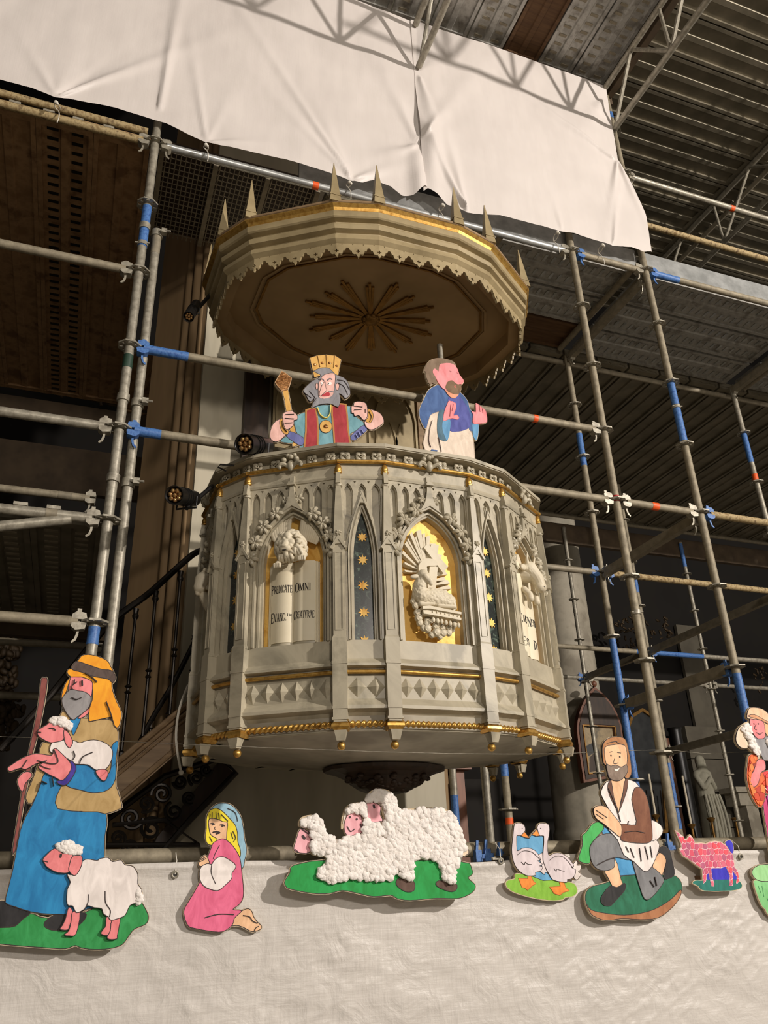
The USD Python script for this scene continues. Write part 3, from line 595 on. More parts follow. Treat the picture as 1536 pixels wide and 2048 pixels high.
# roman capitals as stroked shapes: (x0, y0, x1, y1, width) with thin serifs
GL = {'I': [(.2, 0, .2, 1, .15)], 'E': [(.15, 0, .15, 1, .15), (.15, .97, .6, .97, .06), (.15, .5, .48, .5, .06), (.15, .03, .62, .03, .06), (.6, .97, .6, .8, .05), (.62, .03, .62, .2, .05)], 'P': [(.15, 0, .15, 1, .15)], 'R': [(.15, 0, .15, 1, .15), (.35, .48, .72, 0, .14)], 'D': [(.15, 0, .15, 1, .15)], 'C': [], 'G': [(.66, .38, .66, .06, .14)], 'O': [],
      'A': [(.08, 0, .38, 1, .06), (.38, 1, .7, 0, .15), (.2, .36, .56, .36, .05)], 'T': [(.36, 0, .36, 1, .15), (.03, .97, .7, .97, .06), (.03, .97, .03, .78, .05), (.7, .97, .7, .78, .05)], 'M': [(.12, 0, .15, 1, .06), (.15, 1, .48, .05, .14), (.48, .05, .82, 1, .06), (.82, 1, .86, 0, .15)], 'N': [(.13, 0, .13, 1, .06), (.13, 1, .7, 0, .15), (.7, 0, .7, 1, .06)], 'V': [(.06, 1, .36, 0, .15), (.36, 0, .68, 1, .06)], 'S': [], 'L': [(.15, 0, .15, 1, .15), (.15, .03, .6, .03, .06)], '.': []}
def glyph(ch):
    g = [LineString([(a, b), (c, d)]).buffer(w/2, cap_style=2) for a, b, c, d, w in GL[ch]]
    for a, b, c, d, w in GL[ch]:
        if w > .055 and abs(b-d) > .5:
            for x, y in ((a, b), (c, d)):
                if ch not in 'ET' or y == 0: g.append(sbox(x-.13, y-.02, x+.13, y+.02))
    el = lambda cx, cy, rx, ry: affinity.scale(Point(cx, cy).buffer(1, 12), rx, ry)
    if ch in 'PR': g.append(el(.3, .74, .36, .26).difference(el(.28, .74, .22, .2)).intersection(sbox(.15, .4, 1, 1.1)))
    if ch == 'D': g.append(el(.2, .5, .52, .5).difference(el(.16, .5, .4, .44)).intersection(sbox(.15, 0, 1, 1)))
    if ch == 'O': g.append(el(.42, .5, .4, .52).difference(el(.42, .5, .25, .46)))
    if ch in 'CG': g.append(el(.42, .5, .38, .52).difference(el(.46, .5, .26, .46)).difference(sbox(.52, .3, 1, .68)))
    if ch == 'S': g += [el(.32, .74, .26, .26).difference(el(.34, .74, .15, .19)).difference(sbox(.34, .5, 1, .72)), el(.34, .27, .28, .28).difference(el(.32, .27, .16, .2)).difference(sbox(-.1, .3, .32, .5)), LineString([(.16, .6), (.52, .42)]).buffer(.07)]
    if ch == '.': g.append(Point(.1, .07).buffer(.09))
    w = {'I': .42, 'M': 1.0, '.': .26}.get(ch, .80)
    return unary_union(g), w
def words(txt, width, h):
    """capitals; the first of each word larger; scaled to the given width"""
    x, gs, first = 0, [], True
    for ch in txt:
        if ch == ' ': x += .45; first = True; continue
        s = 1.28 if first else 1.0; first = False
        g, w = glyph(ch); gs.append(affinity.translate(affinity.scale(g, s*.86, s, origin=(0, 0)), x, -.12 if s > 1 else 0)); x += w*s*.86+.02
    return [affinity.scale(g, width/x, h, origin=(0, 0)) for g in gs]

def book(f, W, z0, z1, lines, nb, parent, label):
    """open book: two curved leaves; the lettering lies on the curve"""
    hw = W/2
    def nc(u):
        a = np.abs(u)/hw; return nb+.020+.017*np.sin(np.clip(a/.86, 0, 1)**.8*PI*.93)*1.0
    us = np.linspace(-hw*.86, hw*.86, 41)
    top = [(u, float(nc(np.array(u)))) for u in us]
    def slab(poly, mat, name, za, zb, par, **k):
        m = extrude_polygon(poly, zb-za, engine='earcut'); T = np.eye(4); T[:3, 0] = f.u; T[:3, 1] = f.n; T[:3, 2] = (0, 0, 1); T[:3, 3] = f.o+np.array([0, 0, za])
        m.apply_transform(T)
        if np.linalg.det(T[:3, :3]) < 0: m.invert()
        return obj(name, m, mat, par, **k)
    b = slab(Polygon([(hw*.86, nb), (-hw*.86, nb)][::-1]+top[::-1]), 'page', 'open_book', z0, z1, parent, label=label)
    for k, e in enumerate((.90, .95, 1.0)):
        for s in (-1, 1):
            x0, x1 = hw*(e-.045), hw*e
            slab(sbox(min(s*x0, s*x1), nb, max(s*x0, s*x1), nb+.02-.005*k), 'page', 'leaf_edge', z0-.006*(k+1), z1-.002, b, smooth=False)
    low = [(u, float(nc(np.array(u))-.004)) for u in us]
    slab(Polygon([(hw*.9, nb), (-hw*.9, nb)][::-1]+low[::-1]), 'marble', 'leaf_edge', z0-.014, z0, b, smooth=False)
    for txt, u0, wd, z, h in lines:
        for g in words(txt, wd, h):
            g = affinity.translate(g, u0, 0)
            for q in polys(g.simplify(h*.01)):
                m = extrude_polygon(q, .0012, engine='earcut'); v = m.vertices; n = nc(v[:, 0]); m.vertices = np.c_[v[:, 0], v[:, 1]+z, n+v[:, 2]]
                obj('letter', f.put(m), 'ink', b, smooth=False)
    return b
def feather_wing(root, tip, side, n=7, L=.1, w=.012, dep=.02):
    """fan of overlapping feathers from root towards tip; side = bulge direction"""
    ms = []; r, t = np.array(root, float), np.array(tip, float)
    ax = t-r; ax_n = ax/np.linalg.norm(ax); pr = np.array([-ax_n[1], ax_n[0], 0])*side
    for k in range(n):
        s = k/(n-1); base = r+ax*(.1+.25*(1-s))+pr*.008*k; e = r+ax*(1.0-.42*s**1.5)+pr*(.012+.072*s)
        mid = (base+e)/2+pr*.012+np.array([0, 0, dep*.4])
        ms.append(path_tube(bez([base, mid, e], 9), np.array([.7, .95, 1, 1, 1, .95, .85, .65, .25])*w, 8, flat=.45))
    return cat_(ms)
def lion(f, parent):
    S = lambda X, Y, n=0.: np.array([(X/6.825+490-586)/469., 1.6+1.515-(Y/6.825+1000-1022)*.002263, n])
    rg = np.random.default_rng(5)
    it = [(S(650, 610, .016), .034, S(642, 680, .02), .030), (S(648, 625, .036), .016, S(636, 700, .044), .018), (S(608, 728, .042), .016, S(666, 728, .042), .016), (S(636, 750, .036), .014, S(640, 800, .028), .014), (S(575, 640, .028), .020, S(715, 640, .028), .020), (S(622, 590, .042), .009, S(588, 606, .034), .008), (S(676, 586, .042), .009, S(712, 600, .034), .008), (S(660, 550, .03), .022, S(690, 500, -.0), .03), (S(622, 705, .056), .009, S(652, 705, .056), .009)]
    it += [(S(575, 690, .035), .014), (S(700, 690, .035), .014)]
    C = S(668, 640, -.012); it.append((C, .046))
    m = blob(it, .005, 6); k = obj('lion_relief', f.put(m), 'ivory', parent, label='winged lion resting on an open book')
    mane = []
    for a in np.linspace(0, 360, 23)[:-1]:
        for q in range(3):
            p = np.linspace(.56+.28*q, 1.10+.34*q, 9); aa = math.radians(a+8*q)+.16*np.sin(p*9+a)
            R3 = np.array([.072, .068, .058])*(1-.03*q)
            pts = C+np.c_[R3[0]*np.sin(p)*np.cos(aa), R3[1]*np.sin(p)*np.sin(aa)-.012*(p-.5)*abs(math.cos(math.radians(a))), R3[2]*np.cos(p)]
            mane.append(path_tube(pts, np.array([.35, .8, 1, 1.05, 1, .95, .85, .65, .25])*.0100, 8))
    for x, dx in ((730, 50), (765, 70), (800, 80), (560, -20), (590, -5), (690, 30), (625, 0), (655, 8)):
        lo = abs(dx) > 40
        p0 = S(x, 690 if lo else 790, .030); p1 = S(x+dx, 850 if lo else 885, .008); mane.append(path_tube(bez([p0, (p0+p1)/2+np.array([.006*np.sign(dx+.1), 0, .012]), p1], 8), np.array([.6, .9, 1, 1, .9, .8, .6, .25])*.0095, 7))
    obj('mane', f.put(cat_(mane)), 'ivory', k)
    for X in (545, 775): obj('ear', f.put(ball(S(X, 490, .018), .013, 2, (1, .9, .5))), 'ivory', k)
    for (X, Y) in ((510, 925), (862, 862)):
        pb = blob([(S(X+8, Y-70, .0), .014, S(X, Y-10, .022), .013)]+[(S(X+d, Y-6, .03), .0065, S(X+d, Y+25, .028), .0062) for d in (-36, -12, 12, 36)], .004, 4)
        obj('paw', f.put(pb), 'ivory', k)
    obj('eye', f.put(cat_([ball(S(596, 632, .044), .0042, 1), ball(S(692, 628, .044), .0042, 1)])), 'ivory', k)
    obj('mouth', f.put(ball(S(638, 762, .0535), .008, 1, (1.3, .32, .4))), 'ink', k)
    obj('wing', f.put(feather_wing(S(560, 560, -.05), S(650, 190, -.05), 1, 8, w=.013)), 'ivory', k); obj('wing', f.put(feather_wing(S(760, 640, -.055), S(740, 180, -.055), -1, 9, w=.014)), 'ivory', k)
def lamb(f, parent):
    S = lambda X, Y, n=0.: np.array([(X/6.827+780-871)/471., 1.6+1.513-(Y/6.827+1000-1023)*.0023, n])
    rg = np.random.default_rng(9); nb = -.083
    body = blob([(S(420, 1330, -.03), .042, S(800, 1370, -.035), .042), (S(400, 1200, -.03), .030, S(400, 1330, -.02), .036), (S(420, 1080, -.015), .026, S(400, 1200, -.02), .030), (S(560, 1320, -.03), .040, S(700, 1330, -.03), .040)], .0045, 6)
    v = body.vertices; nn = meshkit.noise(v*170, 3); body.vertices = v+body.vertex_normals*((nn-.4)*.006)[:, None]
    k = obj('lamb_relief', f.put(body), 'ivory', parent, label='lamb lying on a sealed book before a cross and rays')
    hd = blob([(S(430, 1060, -.005), .026, S(500, 1150, .012), .014), (S(500, 1150, .012), .014, S(515, 1185, .012), .010), (S(440, 1090, .01), .016, S(470, 1130, .012), .012)], .004, 5)
    obj('head', f.put(hd), 'ivory', k); obj('ear', f.put(cat_([ball(S(310, 1090, -.005), .020, 2, (1.2, .5, .45), rot((0, 0, 1), 12)), ball(S(545, 1100, -.03), .008, 1, (.5, 1.4, .5))])), 'ivory', k)
    obj('eye', f.put(ball(S(445, 1100, .020), .0035, 1)), 'ivory', k)
    for a, b in (((380, 1440), (560, 1430)), ((640, 1440), (880, 1445)), ((820, 1310), (880, 1430))):
        obj('leg', f.put(blob([(S(*a, -.012), .013, S(*b, -.008), .010)], .005, 4)), 'ivory', k)
    halo = frs = None
    g = Polygon([S(*p)[:2] for p in spline([(410, 960), (430, 870), (500, 800), (590, 780), (700, 800), (710, 860), (600, 880), (540, 900), (540, 980), (440, 1000)], 4, True)])
    obj('halo', f.ext(g, nb, -.035), 'ivory', k, smooth=False)
    cr = [Polygon([S(*p)[:2] for p in q]) for q in (((540, 1210), (660, 1215), (720, 880), (600, 860)), ((520, 620), (590, 560), (880, 860), (800, 960)), ((620, 640), (700, 820), (760, 560), (640, 560)))]
    obj('cross', f.ext(unary_union(cr), nb, -.042), 'ivory', k, smooth=False)
    for (a, b, w) in (((520, 960), (235, 860), 34), ((520, 960), (245, 960), 30), ((500, 950), (215, 710), 50), ((530, 950), (265, 575), 56), ((540, 930), (300, 520), 30), ((545, 930), (350, 430), 52), ((555, 920), (420, 480), 30), ((560, 920), (470, 380), 80), ((590, 900), (560, 400), 44), ((600, 900), (620, 440), 60), ((640, 900), (690, 540), 90), ((660, 940), (790, 680), 80), ((680, 980), (865, 915), 80), ((690, 1050), (830, 1020), 60), ((660, 1120), (880, 1060), 60), ((680, 1180), (895, 1130), 60), ((690, 1230), (860, 1190), 60)):
        A, B = S(*a)[:2], S(*b)[:2]; d = (B-A)/np.linalg.norm(B-A); pr = np.array([-d[1], d[0]]); w2 = w/6.827/471/2
        g = Polygon([A-pr*w2*.35, A+pr*w2*.35, B+pr*w2, B-pr*w2+d*.006]); obj('ray', f.ext(g, nb, nb+.02+.012*rg.random()), 'ivory', k, smooth=False)
    bk = [f.ext(Polygon([S(*p)[:2] for p in ((375, 1495), (480, 1480), (950, 1530), (945, 1560), (480, 1520), (375, 1530))]), nb, .012), f.ext(Polygon([S(*p)[:2] for p in ((390, 1530), (480, 1520), (940, 1560), (935, 1610), (490, 1570), (395, 1575))]), nb, .002), f.ext(Polygon([S(*p)[:2] for p in ((390, 1575), (490, 1570), (945, 1605), (940, 1635), (480, 1595), (385, 1590))]), nb, .010)]
    obj('book_of_seals', bk, 'ivory', k, smooth=False); b = k
    for i in range(7):
        X = 530+i*62; c = S(X, 1655+i*7, .004); obj('seal', f.put(cat_([ball(c, .009, 2, (.9, 1.3, .7)), box(S(X, 1560+i*6, .004), (.003, .016, .006))])), 'ivory', b)
    cl = []
    for (X, Y, r) in ((480, 1640, 40), (470, 1690, 50), (470, 1750, 55), (600, 1710, 50), (600, 1790, 58), (700, 1720, 48), (700, 1790, 52), (800, 1720, 46), (790, 1780, 46), (420, 1740, 45), (350, 1620, 52), (340, 1550, 48), (290, 1400, 40), (320, 1460, 46), (370, 1680, 45), (880, 1670, 44), (880, 1480, 36), (920, 1440, 30), (540, 1640, 34), (640, 1640, 34), (850, 1730, 40), (540, 1820, 44), (660, 1835, 40)):
        c = S(X, Y, -.045+.0004*r); R_ = r/6.827/471*1.05; cl = []; cl.append(ball(c, R_, 2, (1, 1.05, 1.0)))
        for s in range(2):
            an = np.linspace(.3+s, 3.4+s, 9); cl.append(path_tube(np.c_[c[0]+R_*.72*np.cos(an), c[1]+R_*.72*np.sin(an), np.full(9, c[2]+R_*.66)], R_*.2, 6))
        obj('cloud_puff', f.put(cat_(cl)), 'ivory', k)
def bull(f, parent):
    S = lambda u, z, n: np.array([u*.82, 1.6+1.34+(z-1.34)*.85, n*.8-.02])
    it = [(S(.0, 1.378, .005), .040, S(.012, 1.315, .045), .032), (S(.012, 1.315, .045), .032, S(.018, 1.268, .058), .027), (S(.006, 1.262, .058), .024, S(.034, 1.262, .056), .024), (S(-.024, 1.345, .03), .012, S(-.03, 1.36, .02), .012), (S(.036, 1.345, .03), .012, S(.04, 1.36, .02), .012), (S(-.028, 1.375, .0), .022, S(.028, 1.375, .0), .022), (S(0, 1.36, -.05), .05, S(0, 1.34, 0), .035)]
    k = obj('bull_relief', f.put(blob(it, .005, 6)), 'ivory', parent, label='winged bull head above an open book')
    for s in (-1, 1):
        obj('horn', f.put(path_tube(bez([S(s*.028, 1.40, .012), S(s*.055, 1.425, .02), S(s*.05, 1.465, .03)], 8), np.array([1, .95, .9, .8, .65, .5, .3, .12])*.010, 8)), 'ivory', k)
        obj('ear', f.put(ball(S(s*.070, 1.372, .0), .028, 2, (1, .62, .4), rot((0, 0, 1), -s*15))), 'ivory', k)
        obj('hoof', f.put(blob([(S(s*.045, 1.25, -.02), .016, S(s*.042, 1.215, .01), .015), (S(s*.042, 1.215, .01), .015, S(s*.042, 1.19, .012), .017)], .005, 4)), 'ivory', k)
        obj('wing', f.put(feather_wing(S(s*.05, 1.30, -.06), S(s*.022, 1.49, -.06), s, 7, w=.013)), 'ivory', k)
    obj('nostril', f.put(cat_([ball(S(.004, 1.256, .084), .0036, 1), ball(S(.034, 1.256, .081), .0036, 1)])), 'ink', k)
    obj('eye', f.put(cat_([ball(S(-.022, 1.345, .044), .005, 1), ball(S(.036, 1.345, .04), .005, 1)])), 'ivory', k)
def angel(f, parent):
    S = lambda u, z, n: np.array([u*.9, 1.6+z, n*.62-.012])
    it = [(S(0, 1.33, .015), .040, S(0, 1.29, .035), .030), (S(0, 1.315, .06), .010, S(0, 1.295, .072), .008), (S(0, 1.27, .05), .014, S(0, 1.262, .05), .012), (S(0, 1.25, .0), .024, S(0, 1.21, -.05), .034)]
    k = obj('angel_relief', f.put(blob(it, .005, 6)), 'ivory', parent, label='winged human head seen in profile')
    rg = np.random.default_rng(2)
    obj('hair', f.put(cat_([ball(S(rg.uniform(-.04, .04), 1.33+rg.uniform(-.05, .05), rg.uniform(-.02, .02)), .013, 1) for _ in range(26)])), 'ivory', k)
    for s in (-1, 1): obj('wing', f.put(feather_wing(S(s*.05, 1.28, -.06), S(s*.022, 1.49, -.06), s, 7, w=.013)), 'ivory', k)

def diamond(w, h, d):
    v = np.array([(0, h/2, 0), (w/2, 0, 0), (0, -h/2, 0), (-w/2, 0, 0), (0, 0, d)]); return trimesh.Trimesh(v, [[0, 4, 1], [1, 4, 2], [2, 4, 3], [3, 4, 0]], process=False)
def rope(f, u0, u1, z, n, r):
    N = int((u1-u0)/.0022); us = np.linspace(u0, u1, N); an = np.arange(16)*2*PI/16
    U, A = np.meshgrid(us, an, indexing='ij'); rr = r*(1+.24*np.cos(2*(A-U*2*PI/.045)))
    v = np.stack([U, z+rr*np.sin(A), n+rr*np.cos(A)], -1).reshape(-1, 3); i, j = np.meshgrid(np.arange(N-1), np.arange(16), indexing='ij')
    q = np.stack([i*16+j, i*16+(j+1) % 16, (i+1)*16+(j+1) % 16, (i+1)*16+j], -1).reshape(-1, 4)
    m = trimesh.Trimesh(v, np.vstack([q[:, [0, 2, 1]], q[:, [0, 3, 2]]]), process=False); return f.put(m)
ZB = 1.6
BASE = [(-.10, .92), (-.030, .92), (-.030, .842), (-.006, .818), (-.006, .808), (-.032, .800), (-.034, .774), (-.030, .770), (-.030, .680), (-.004, .650), (-.004, .637), (-.034, .626), (-.052, .604), (-.052, .56), (-.10, .56)]
def build_facet(i, kind):
    f = facet(i); w = f.w; h = w/2; ins = .027
    wide = w > .3
    pr = [(n, z+ZB) for n, z in BASE]
    obj('base_moulding', f.prism(pr, -h+.01, h-.01), 'marble', pul, smooth=False)
    obj('gilt_bead', f.put(path_tube([(-h+ins, ZB+.786, -.022), (h-ins, ZB+.786, -.022)], .0085, 12)), 'gold', pul)
    nd = max(2, round((w-2*ins)/.068)); dw = (w-2*ins-.012)/nd
    for q in range(nd):
        obj('diamond_boss', f.put(at_(diamond(dw*.99, .082, .020), -h+ins+.006+dw*(q+.5), ZB+.725, -.030)), 'marble', pul, smooth=False)
    obj('gilt_rope', rope(f, -h+.01, h-.01, ZB+.583, -.040, .0115), 'gold', pul)
    # frieze, gilt string, flowers
    obj('frieze', f.prism([(-.10, ZB+1.662), (-.026, ZB+1.662), (-.022, ZB+1.672), (-.026, ZB+1.684), (-.026, ZB+1.735), (-.10, ZB+1.735)], -h+.005, h-.005), 'marble', pul, smooth=False)
    obj('gilt_string', f.put(path_tube([(-h-.002, ZB+1.743, -.012), (h+.002, ZB+1.743, -.012)], .0095, 10)), 'gold', pul)
    obj('cavetto', f.prism([(-.10, ZB+1.735), (-.016, ZB+1.735), (-.052, ZB+1.756), (-.058, ZB+1.812), (-.10, ZB+1.812)], -h+.004, h-.004), 'marble', pul, smooth=False)
    n = 5 if wide else 3
    for q in range(n):
        if wide and q == 2: continue
        u = (q-(n-1)/2)*(w/n)
        obj('flower', f.put(at_(flower(1.5), u, ZB+1.783, -.044)), 'marble', pul)
    # arched panel
    z0 = ZB+.92; a = (.128 if wide else .041); zs, za = ZB+(1.29 if wide else 1.28), ZB+1.512
    if wide: a = min(.136, w*.327)
    A = arch(a, z0, zs, za); hood_d = .034 if wide else .026
    st = hood_d/4.0
    n_ar = 7 if wide else 3
    top = ZB+1.662
    plate = sbox(-h, z0, h, top)
    hood = A.buffer(hood_d+.002, join_style=2)
    aw = (w-.03)/n_ar; holes = []
    for q in range(n_ar):
        g = arch(aw*.34, ZB+1.36, ZB+1.60, ZB+1.642, 8); g = affinity.translate(g, -h+.015+aw*(q+.5), 0); holes.append(g)
        tri = Polygon([(-.006, ZB+1.652), (.006, ZB+1.652), (0, ZB+1.640)])
        if q: holes.append(affinity.translate(tri, -h+.015+aw*q, 0))
    hol = unary_union(holes).difference(hood.buffer(.004, join_style=2))
    obj('traceried_panel', [f.ext(plate.difference(hood).difference(hol), -.042, -.030), f.ext(plate.difference(hood).difference(hol.buffer(-.004)), -.048, -.038), f.ext(plate.difference(hood), -.06, -.050)], 'marble_panel', pul, smooth=False)
    nd_ = -.085 if wide else -.072
    prs = [(0, 1, nd_, -.052), (1, 2, nd_, -.040), (2, 3, nd_, -.048), (3, 4, nd_, -.020)]
    for d0, d1, n0, n1 in prs:
        obj('arch_moulding', f.ext(ringed(A, d0*st, d1*st, z0), n0, n1), 'marble', pul, smooth=False)
    obj('niche_back', f.ext(A.buffer(.02, join_style=2), nd_-.015, nd_), 'gold_leaf' if wide else 'green_marble', pul, smooth=False)
    if wide:
        # ogee stem and finial over the hood, crockets up its flanks
        zt = za+hood_d*1.55
        stem = Polygon([(-.055, zt-.045), (0, zt-.012), (.055, zt-.045)]+[tuple(x) for x in bez([(.05, zt-.038), (.014, zt), (.010, zt+.075)], 8)]+[(.010, ZB+1.70), (-.010, ZB+1.70)]+[tuple(x) for x in bez([(-.010, zt+.075), (-.014, zt), (-.05, zt-.038)], 8)])
        obj('ogee_stem', [f.ext(stem.buffer(0), -.05, -.014), f.put(box((0, ZB+1.655, -.015), (.034, .008, .03))), f.put(box((0, ZB+1.664, -.015), (.026, .008, .026)))], 'marble', pul, smooth=False)
        fin = [ball((0, ZB+1.745, .004), .018, 2, (.9, 1.5, .9)), ball((0, ZB+1.79, .006), .012, 2)]
        for s in (-1, 1):
            fin += [path_tube(bez([(s*.008, ZB+1.735, .0), (s*.04, ZB+1.775, .02), (s*.058, ZB+1.735, .012)], 8), np.array([.6, .9, 1.1, 1.2, 1.2, 1.1, .9, .5])*.0085, 8), ball((s*.05, ZB+1.738, .012), .009, 1), ball((s*.03, ZB+1.772, .014), .013, 1), ball((s*.016, ZB+1.800, .0), .011, 1)]
        obj('leaf_finial', f.put(cat_(fin)), 'marble', pul)
        hd = a+hood_d; outer = A.buffer(hood_d+.004, join_style=2); ex = np.array(outer.exterior.coords)
        for s in (-1, 1):
            pts = ex[(ex[:, 0]*s > 0) & (ex[:, 1] > zs-.02)]; pts = pts[np.argsort(pts[:, 1])]
            ln = LineString(pts) if len(pts) > 1 else None
            for q, fr_ in enumerate((.06, .30, .54, .78)):
                p = ln.interpolate(fr_, normalized=True); obj('crocket', f.put(at_(crocket(i*10+q+(50 if s > 0 else 0), 1.2), p.x+s*.012, p.y+.008, -.034)), 'marble', pul)
            obj('crocket', f.put(at_(crocket(i*10+7+(s > 0), .8), s*.032, zt+.022, -.036)), 'marble', pul)
    else:
        obj('hood_point', f.ext(Polygon([(-.012, za+hood_d*1.15), (0, za+hood_d*2.1), (.012, za+hood_d*1.15)]), -.05, -.022), 'marble', pul, smooth=False)
        for zc in (1.395, 1.288, 1.17, 1.05, .926):
            g = affinity.translate(star8(.0245, .0125), 0, ZB+zc); obj('gilt_star', f.ext(g, nd_, nd_+.004), 'gold_leaf', pul, smooth=False)
    if kind == 'lion':
        book(f, .226, z0+.018, ZB+1.295, [('PREDICATE', -.098, .096, ZB+1.158, .033), ('OMNI', .008, .074, ZB+1.158, .033), ('EVANG.', -.098, .074, ZB+1.032, .034), ('LIO', -.021, .016, ZB+1.052, .010), ('CREATVRAE', .003, .094, ZB+1.036, .032)], -.083, pul, 'open marble book lettered in two lines under the lion')
        lion(f, pul)
    if kind == 'lamb': lamb(f, pul)
    if kind == 'bull':
        book(f, .226, z0+.018, ZB+1.40, [('EME', -.088, .072, ZB+1.10, .034), ('NERVA', .004, .088, ZB+1.10, .034), ('EST', -.080, .066, ZB+.99, .034), ('DI', .026, .040, ZB+.99, .034)], -.083, pul, 'open marble book lettered in two lines under the bull')
        bull(f, pul)
    if kind == 'angel':
        book(f, .226, z0+.018, ZB+1.25, [], -.083, pul, 'open marble book under the angel'); angel(f, pul)
for i, kd in ((0, ''), (1, 'angel'), (2, ''), (3, 'lion'), (4, ''), (5, 'lamb'), (6, ''), (7, 'bull'), (8, ''), (9, 'bull'), (10, '')):
    if i == 9: kd = 'plain'
    build_facet(i, kd)
# the back faces towards the pier are plain slabs
for i in (11, 12, 13, 14, 15):
    f = facet(i); obj('back_slab', f.ext(sbox(-f.w/2, ZB+.56, f.w/2, ZB+1.812), -.10, -.03), 'marble', pul, smooth=False)
def frustum(w0, d0, z0, w1, d1, z1, n_off=0.0):
    v = np.array([(-w0/2, z0, -d0), (w0/2, z0, -d0), (w0/2, z0, 0), (-w0/2, z0, 0), (-w1/2, z1, -d1+n_off), (w1/2, z1, -d1+n_off), (w1/2, z1, n_off), (-w1/2, z1, n_off)])
    return trimesh.convex.convex_hull(v)
for i in range(1, 12):
    c = corner(i, RB); f0, f1 = facet(i-1), facet(i); nn = f0.n+f1.n; nn /= np.linalg.norm(nn)
    f = Fr(c, (-nn[1], nn[0]))
    if np.dot(f.n, nn) < 0: f = Fr(c, (nn[1], -nn[0]))
    B = lambda w, d, za, zb, n0=0.0: f.put(bbox((-w/2, ZB+za, n0-d), (w/2, ZB+zb, n0)))
    pl = obj('pilaster', [B(.060, .08, .822, .923), B(.058, .08, .640, .818), B(.063, .08, .814, .826, .002), f.put(frustum(.063, .07, ZB+.915, .052, .066, ZB+.932, -.004)), B(.050, .07, .93, 1.345, -.006), B(.060, .08, .636, .646, .002)], 'marble', pul, smooth=False)
    g = sbox(-.017, ZB+.955, .017, ZB+1.30); gi = g.buffer(-.0035, join_style=2)
    obj('sunk_panel', f.ext(g.difference(gi), -.006, -.003), 'marble', pl, smooth=False)
    gab = Polygon([(-.036, ZB+1.318), (0, ZB+1.378), (.036, ZB+1.318), (.028, ZB+1.312), (0, ZB+1.356), (-.028, ZB+1.312)])
    obj('gablet', [f.ext(gab, -.04, .002), f.put(at_(crocket(i, .5), 0, ZB+1.386, -.006))], 'marble', pl, smooth=False)
    obj('pinnacle', [f.put(frustum(.046, .06, ZB+1.335, .021, .036, ZB+1.622, -.010)), f.put(frustum(.020, .03, ZB+1.63, .019, .03, ZB+1.69, -.010))], 'marble', pl, smooth=False)
    T = np.eye(4); T[:3, 0] = f.u; T[:3, 1] = -f.n; T[:3, 2] = (0, 0, 1)
    cc = f.P(0, -.024, 0)
    obj('ring', lathe([(.010, ZB+1.618), (.018, ZB+1.621), (.019, ZB+1.627), (.017, ZB+1.633), (.010, ZB+1.636)], cc, 12), 'marble', pl)
    obj('gilt_cap', lathe([(.010, ZB+1.685), (.017, ZB+1.688), (.018, ZB+1.694), (.015, ZB+1.699), (.017, ZB+1.708), (.013, ZB+1.722), (.006, ZB+1.734), (.001, ZB+1.744)], cc, 14), 'gold', pl)
    # pendant under the corner
    cb = f.P(0, -.030, 0)
    pd = obj('pendant', [B(.056, .07, .602, .640), B(.064, .078, .594, .604, .003), B(.052, .066, .586, .596), f.put(frustum(.030, .030, ZB+.515, .048, .048, ZB+.553, .009)) , lathe([(.010, ZB+.512), (.011, ZB+.520), (.013, ZB+.532), (.019, ZB+.545), (.026, ZB+.550)], cb, 8)], 'marble', pul, smooth=False)
    obj('gilt_collar', f.put(trimesh.convex.convex_hull(np.array([(sx*a, ZB+z, -.030+sy*a) for a, z in ((.026, .586), (.034, .578), (.035, .568), (.027, .555)) for sx in (-1, 1) for sy in (-1, 1)]))), 'gold', pd, smooth=False)
    obj('gilt_ball', lathe([(.004, ZB+.516), (.008, ZB+.514)]+[(.0165*math.cos(t), ZB+.4985+.0165*math.sin(t)) for t in np.linspace(1.2, -PI/2+.02, 12)], cb, 16), 'gold', pd)
rimp = ring_poly(.790).difference(ring_poly(.650))
m = [extrude_polygon(rimp, .017, engine='earcut')]; m[0].apply_translation((0, 0, ZB+1.814))
m2 = extrude_polygon(ring_poly(.784).difference(ring_poly(.66)), .006, engine='earcut'); m2.apply_translation((0, 0, ZB+1.809))
obj('rim_slab', m+[m2], 'marble', pul, smooth=False)
m = extrude_polygon(ring_poly(.655).difference(ring_poly(.62)), 1.20, engine='earcut'); m.apply_translation((0, 0, ZB+.6)); obj('inner_wall', m, 'oak', pul, smooth=False)
m = extrude_polygon(ring_poly(.64), .03, engine='earcut'); m.apply_translation((0, 0, ZB+.95)); obj('floor_board', m, 'oak', pul, smooth=False)
# underside: shallow facetted cone to the corbel
def loft(rs, zs, mat, name, parent, off=(0, 0), **k):
    v = np.array([[*corner(i, r, off), z] for r, z in zip(rs, zs) for i in range(16)]); f = []
    for a in range(len(rs)-1):
        for i in range(16):
            j = (i+1) % 16; f += [[a*16+i, a*16+j, (a+1)*16+j], [a*16+i, (a+1)*16+j, (a+1)*16+i]]
    m = trimesh.Trimesh(v, f, process=False); trimesh.repair.fix_normals(m); return obj(name, m, mat, parent, smooth=False, **k)
loft([.72, .735, .735, .235, .02], [ZB+.62, ZB+.62, ZB+.566, ZB+.500, ZB+.500], 'column_stone', 'underside', pul)
loft([.235, .25, .245, .20, .165, .14, .11, .07, .03, .01], [ZB+.50, ZB+.494, ZB+.480, ZB+.466, ZB+.448, ZB+.424, ZB+.402, ZB+.386, ZB+.378, ZB+.376], 'dark_wood', 'corbel_bowl', pul)
rg = np.random.default_rng(4); ms = []
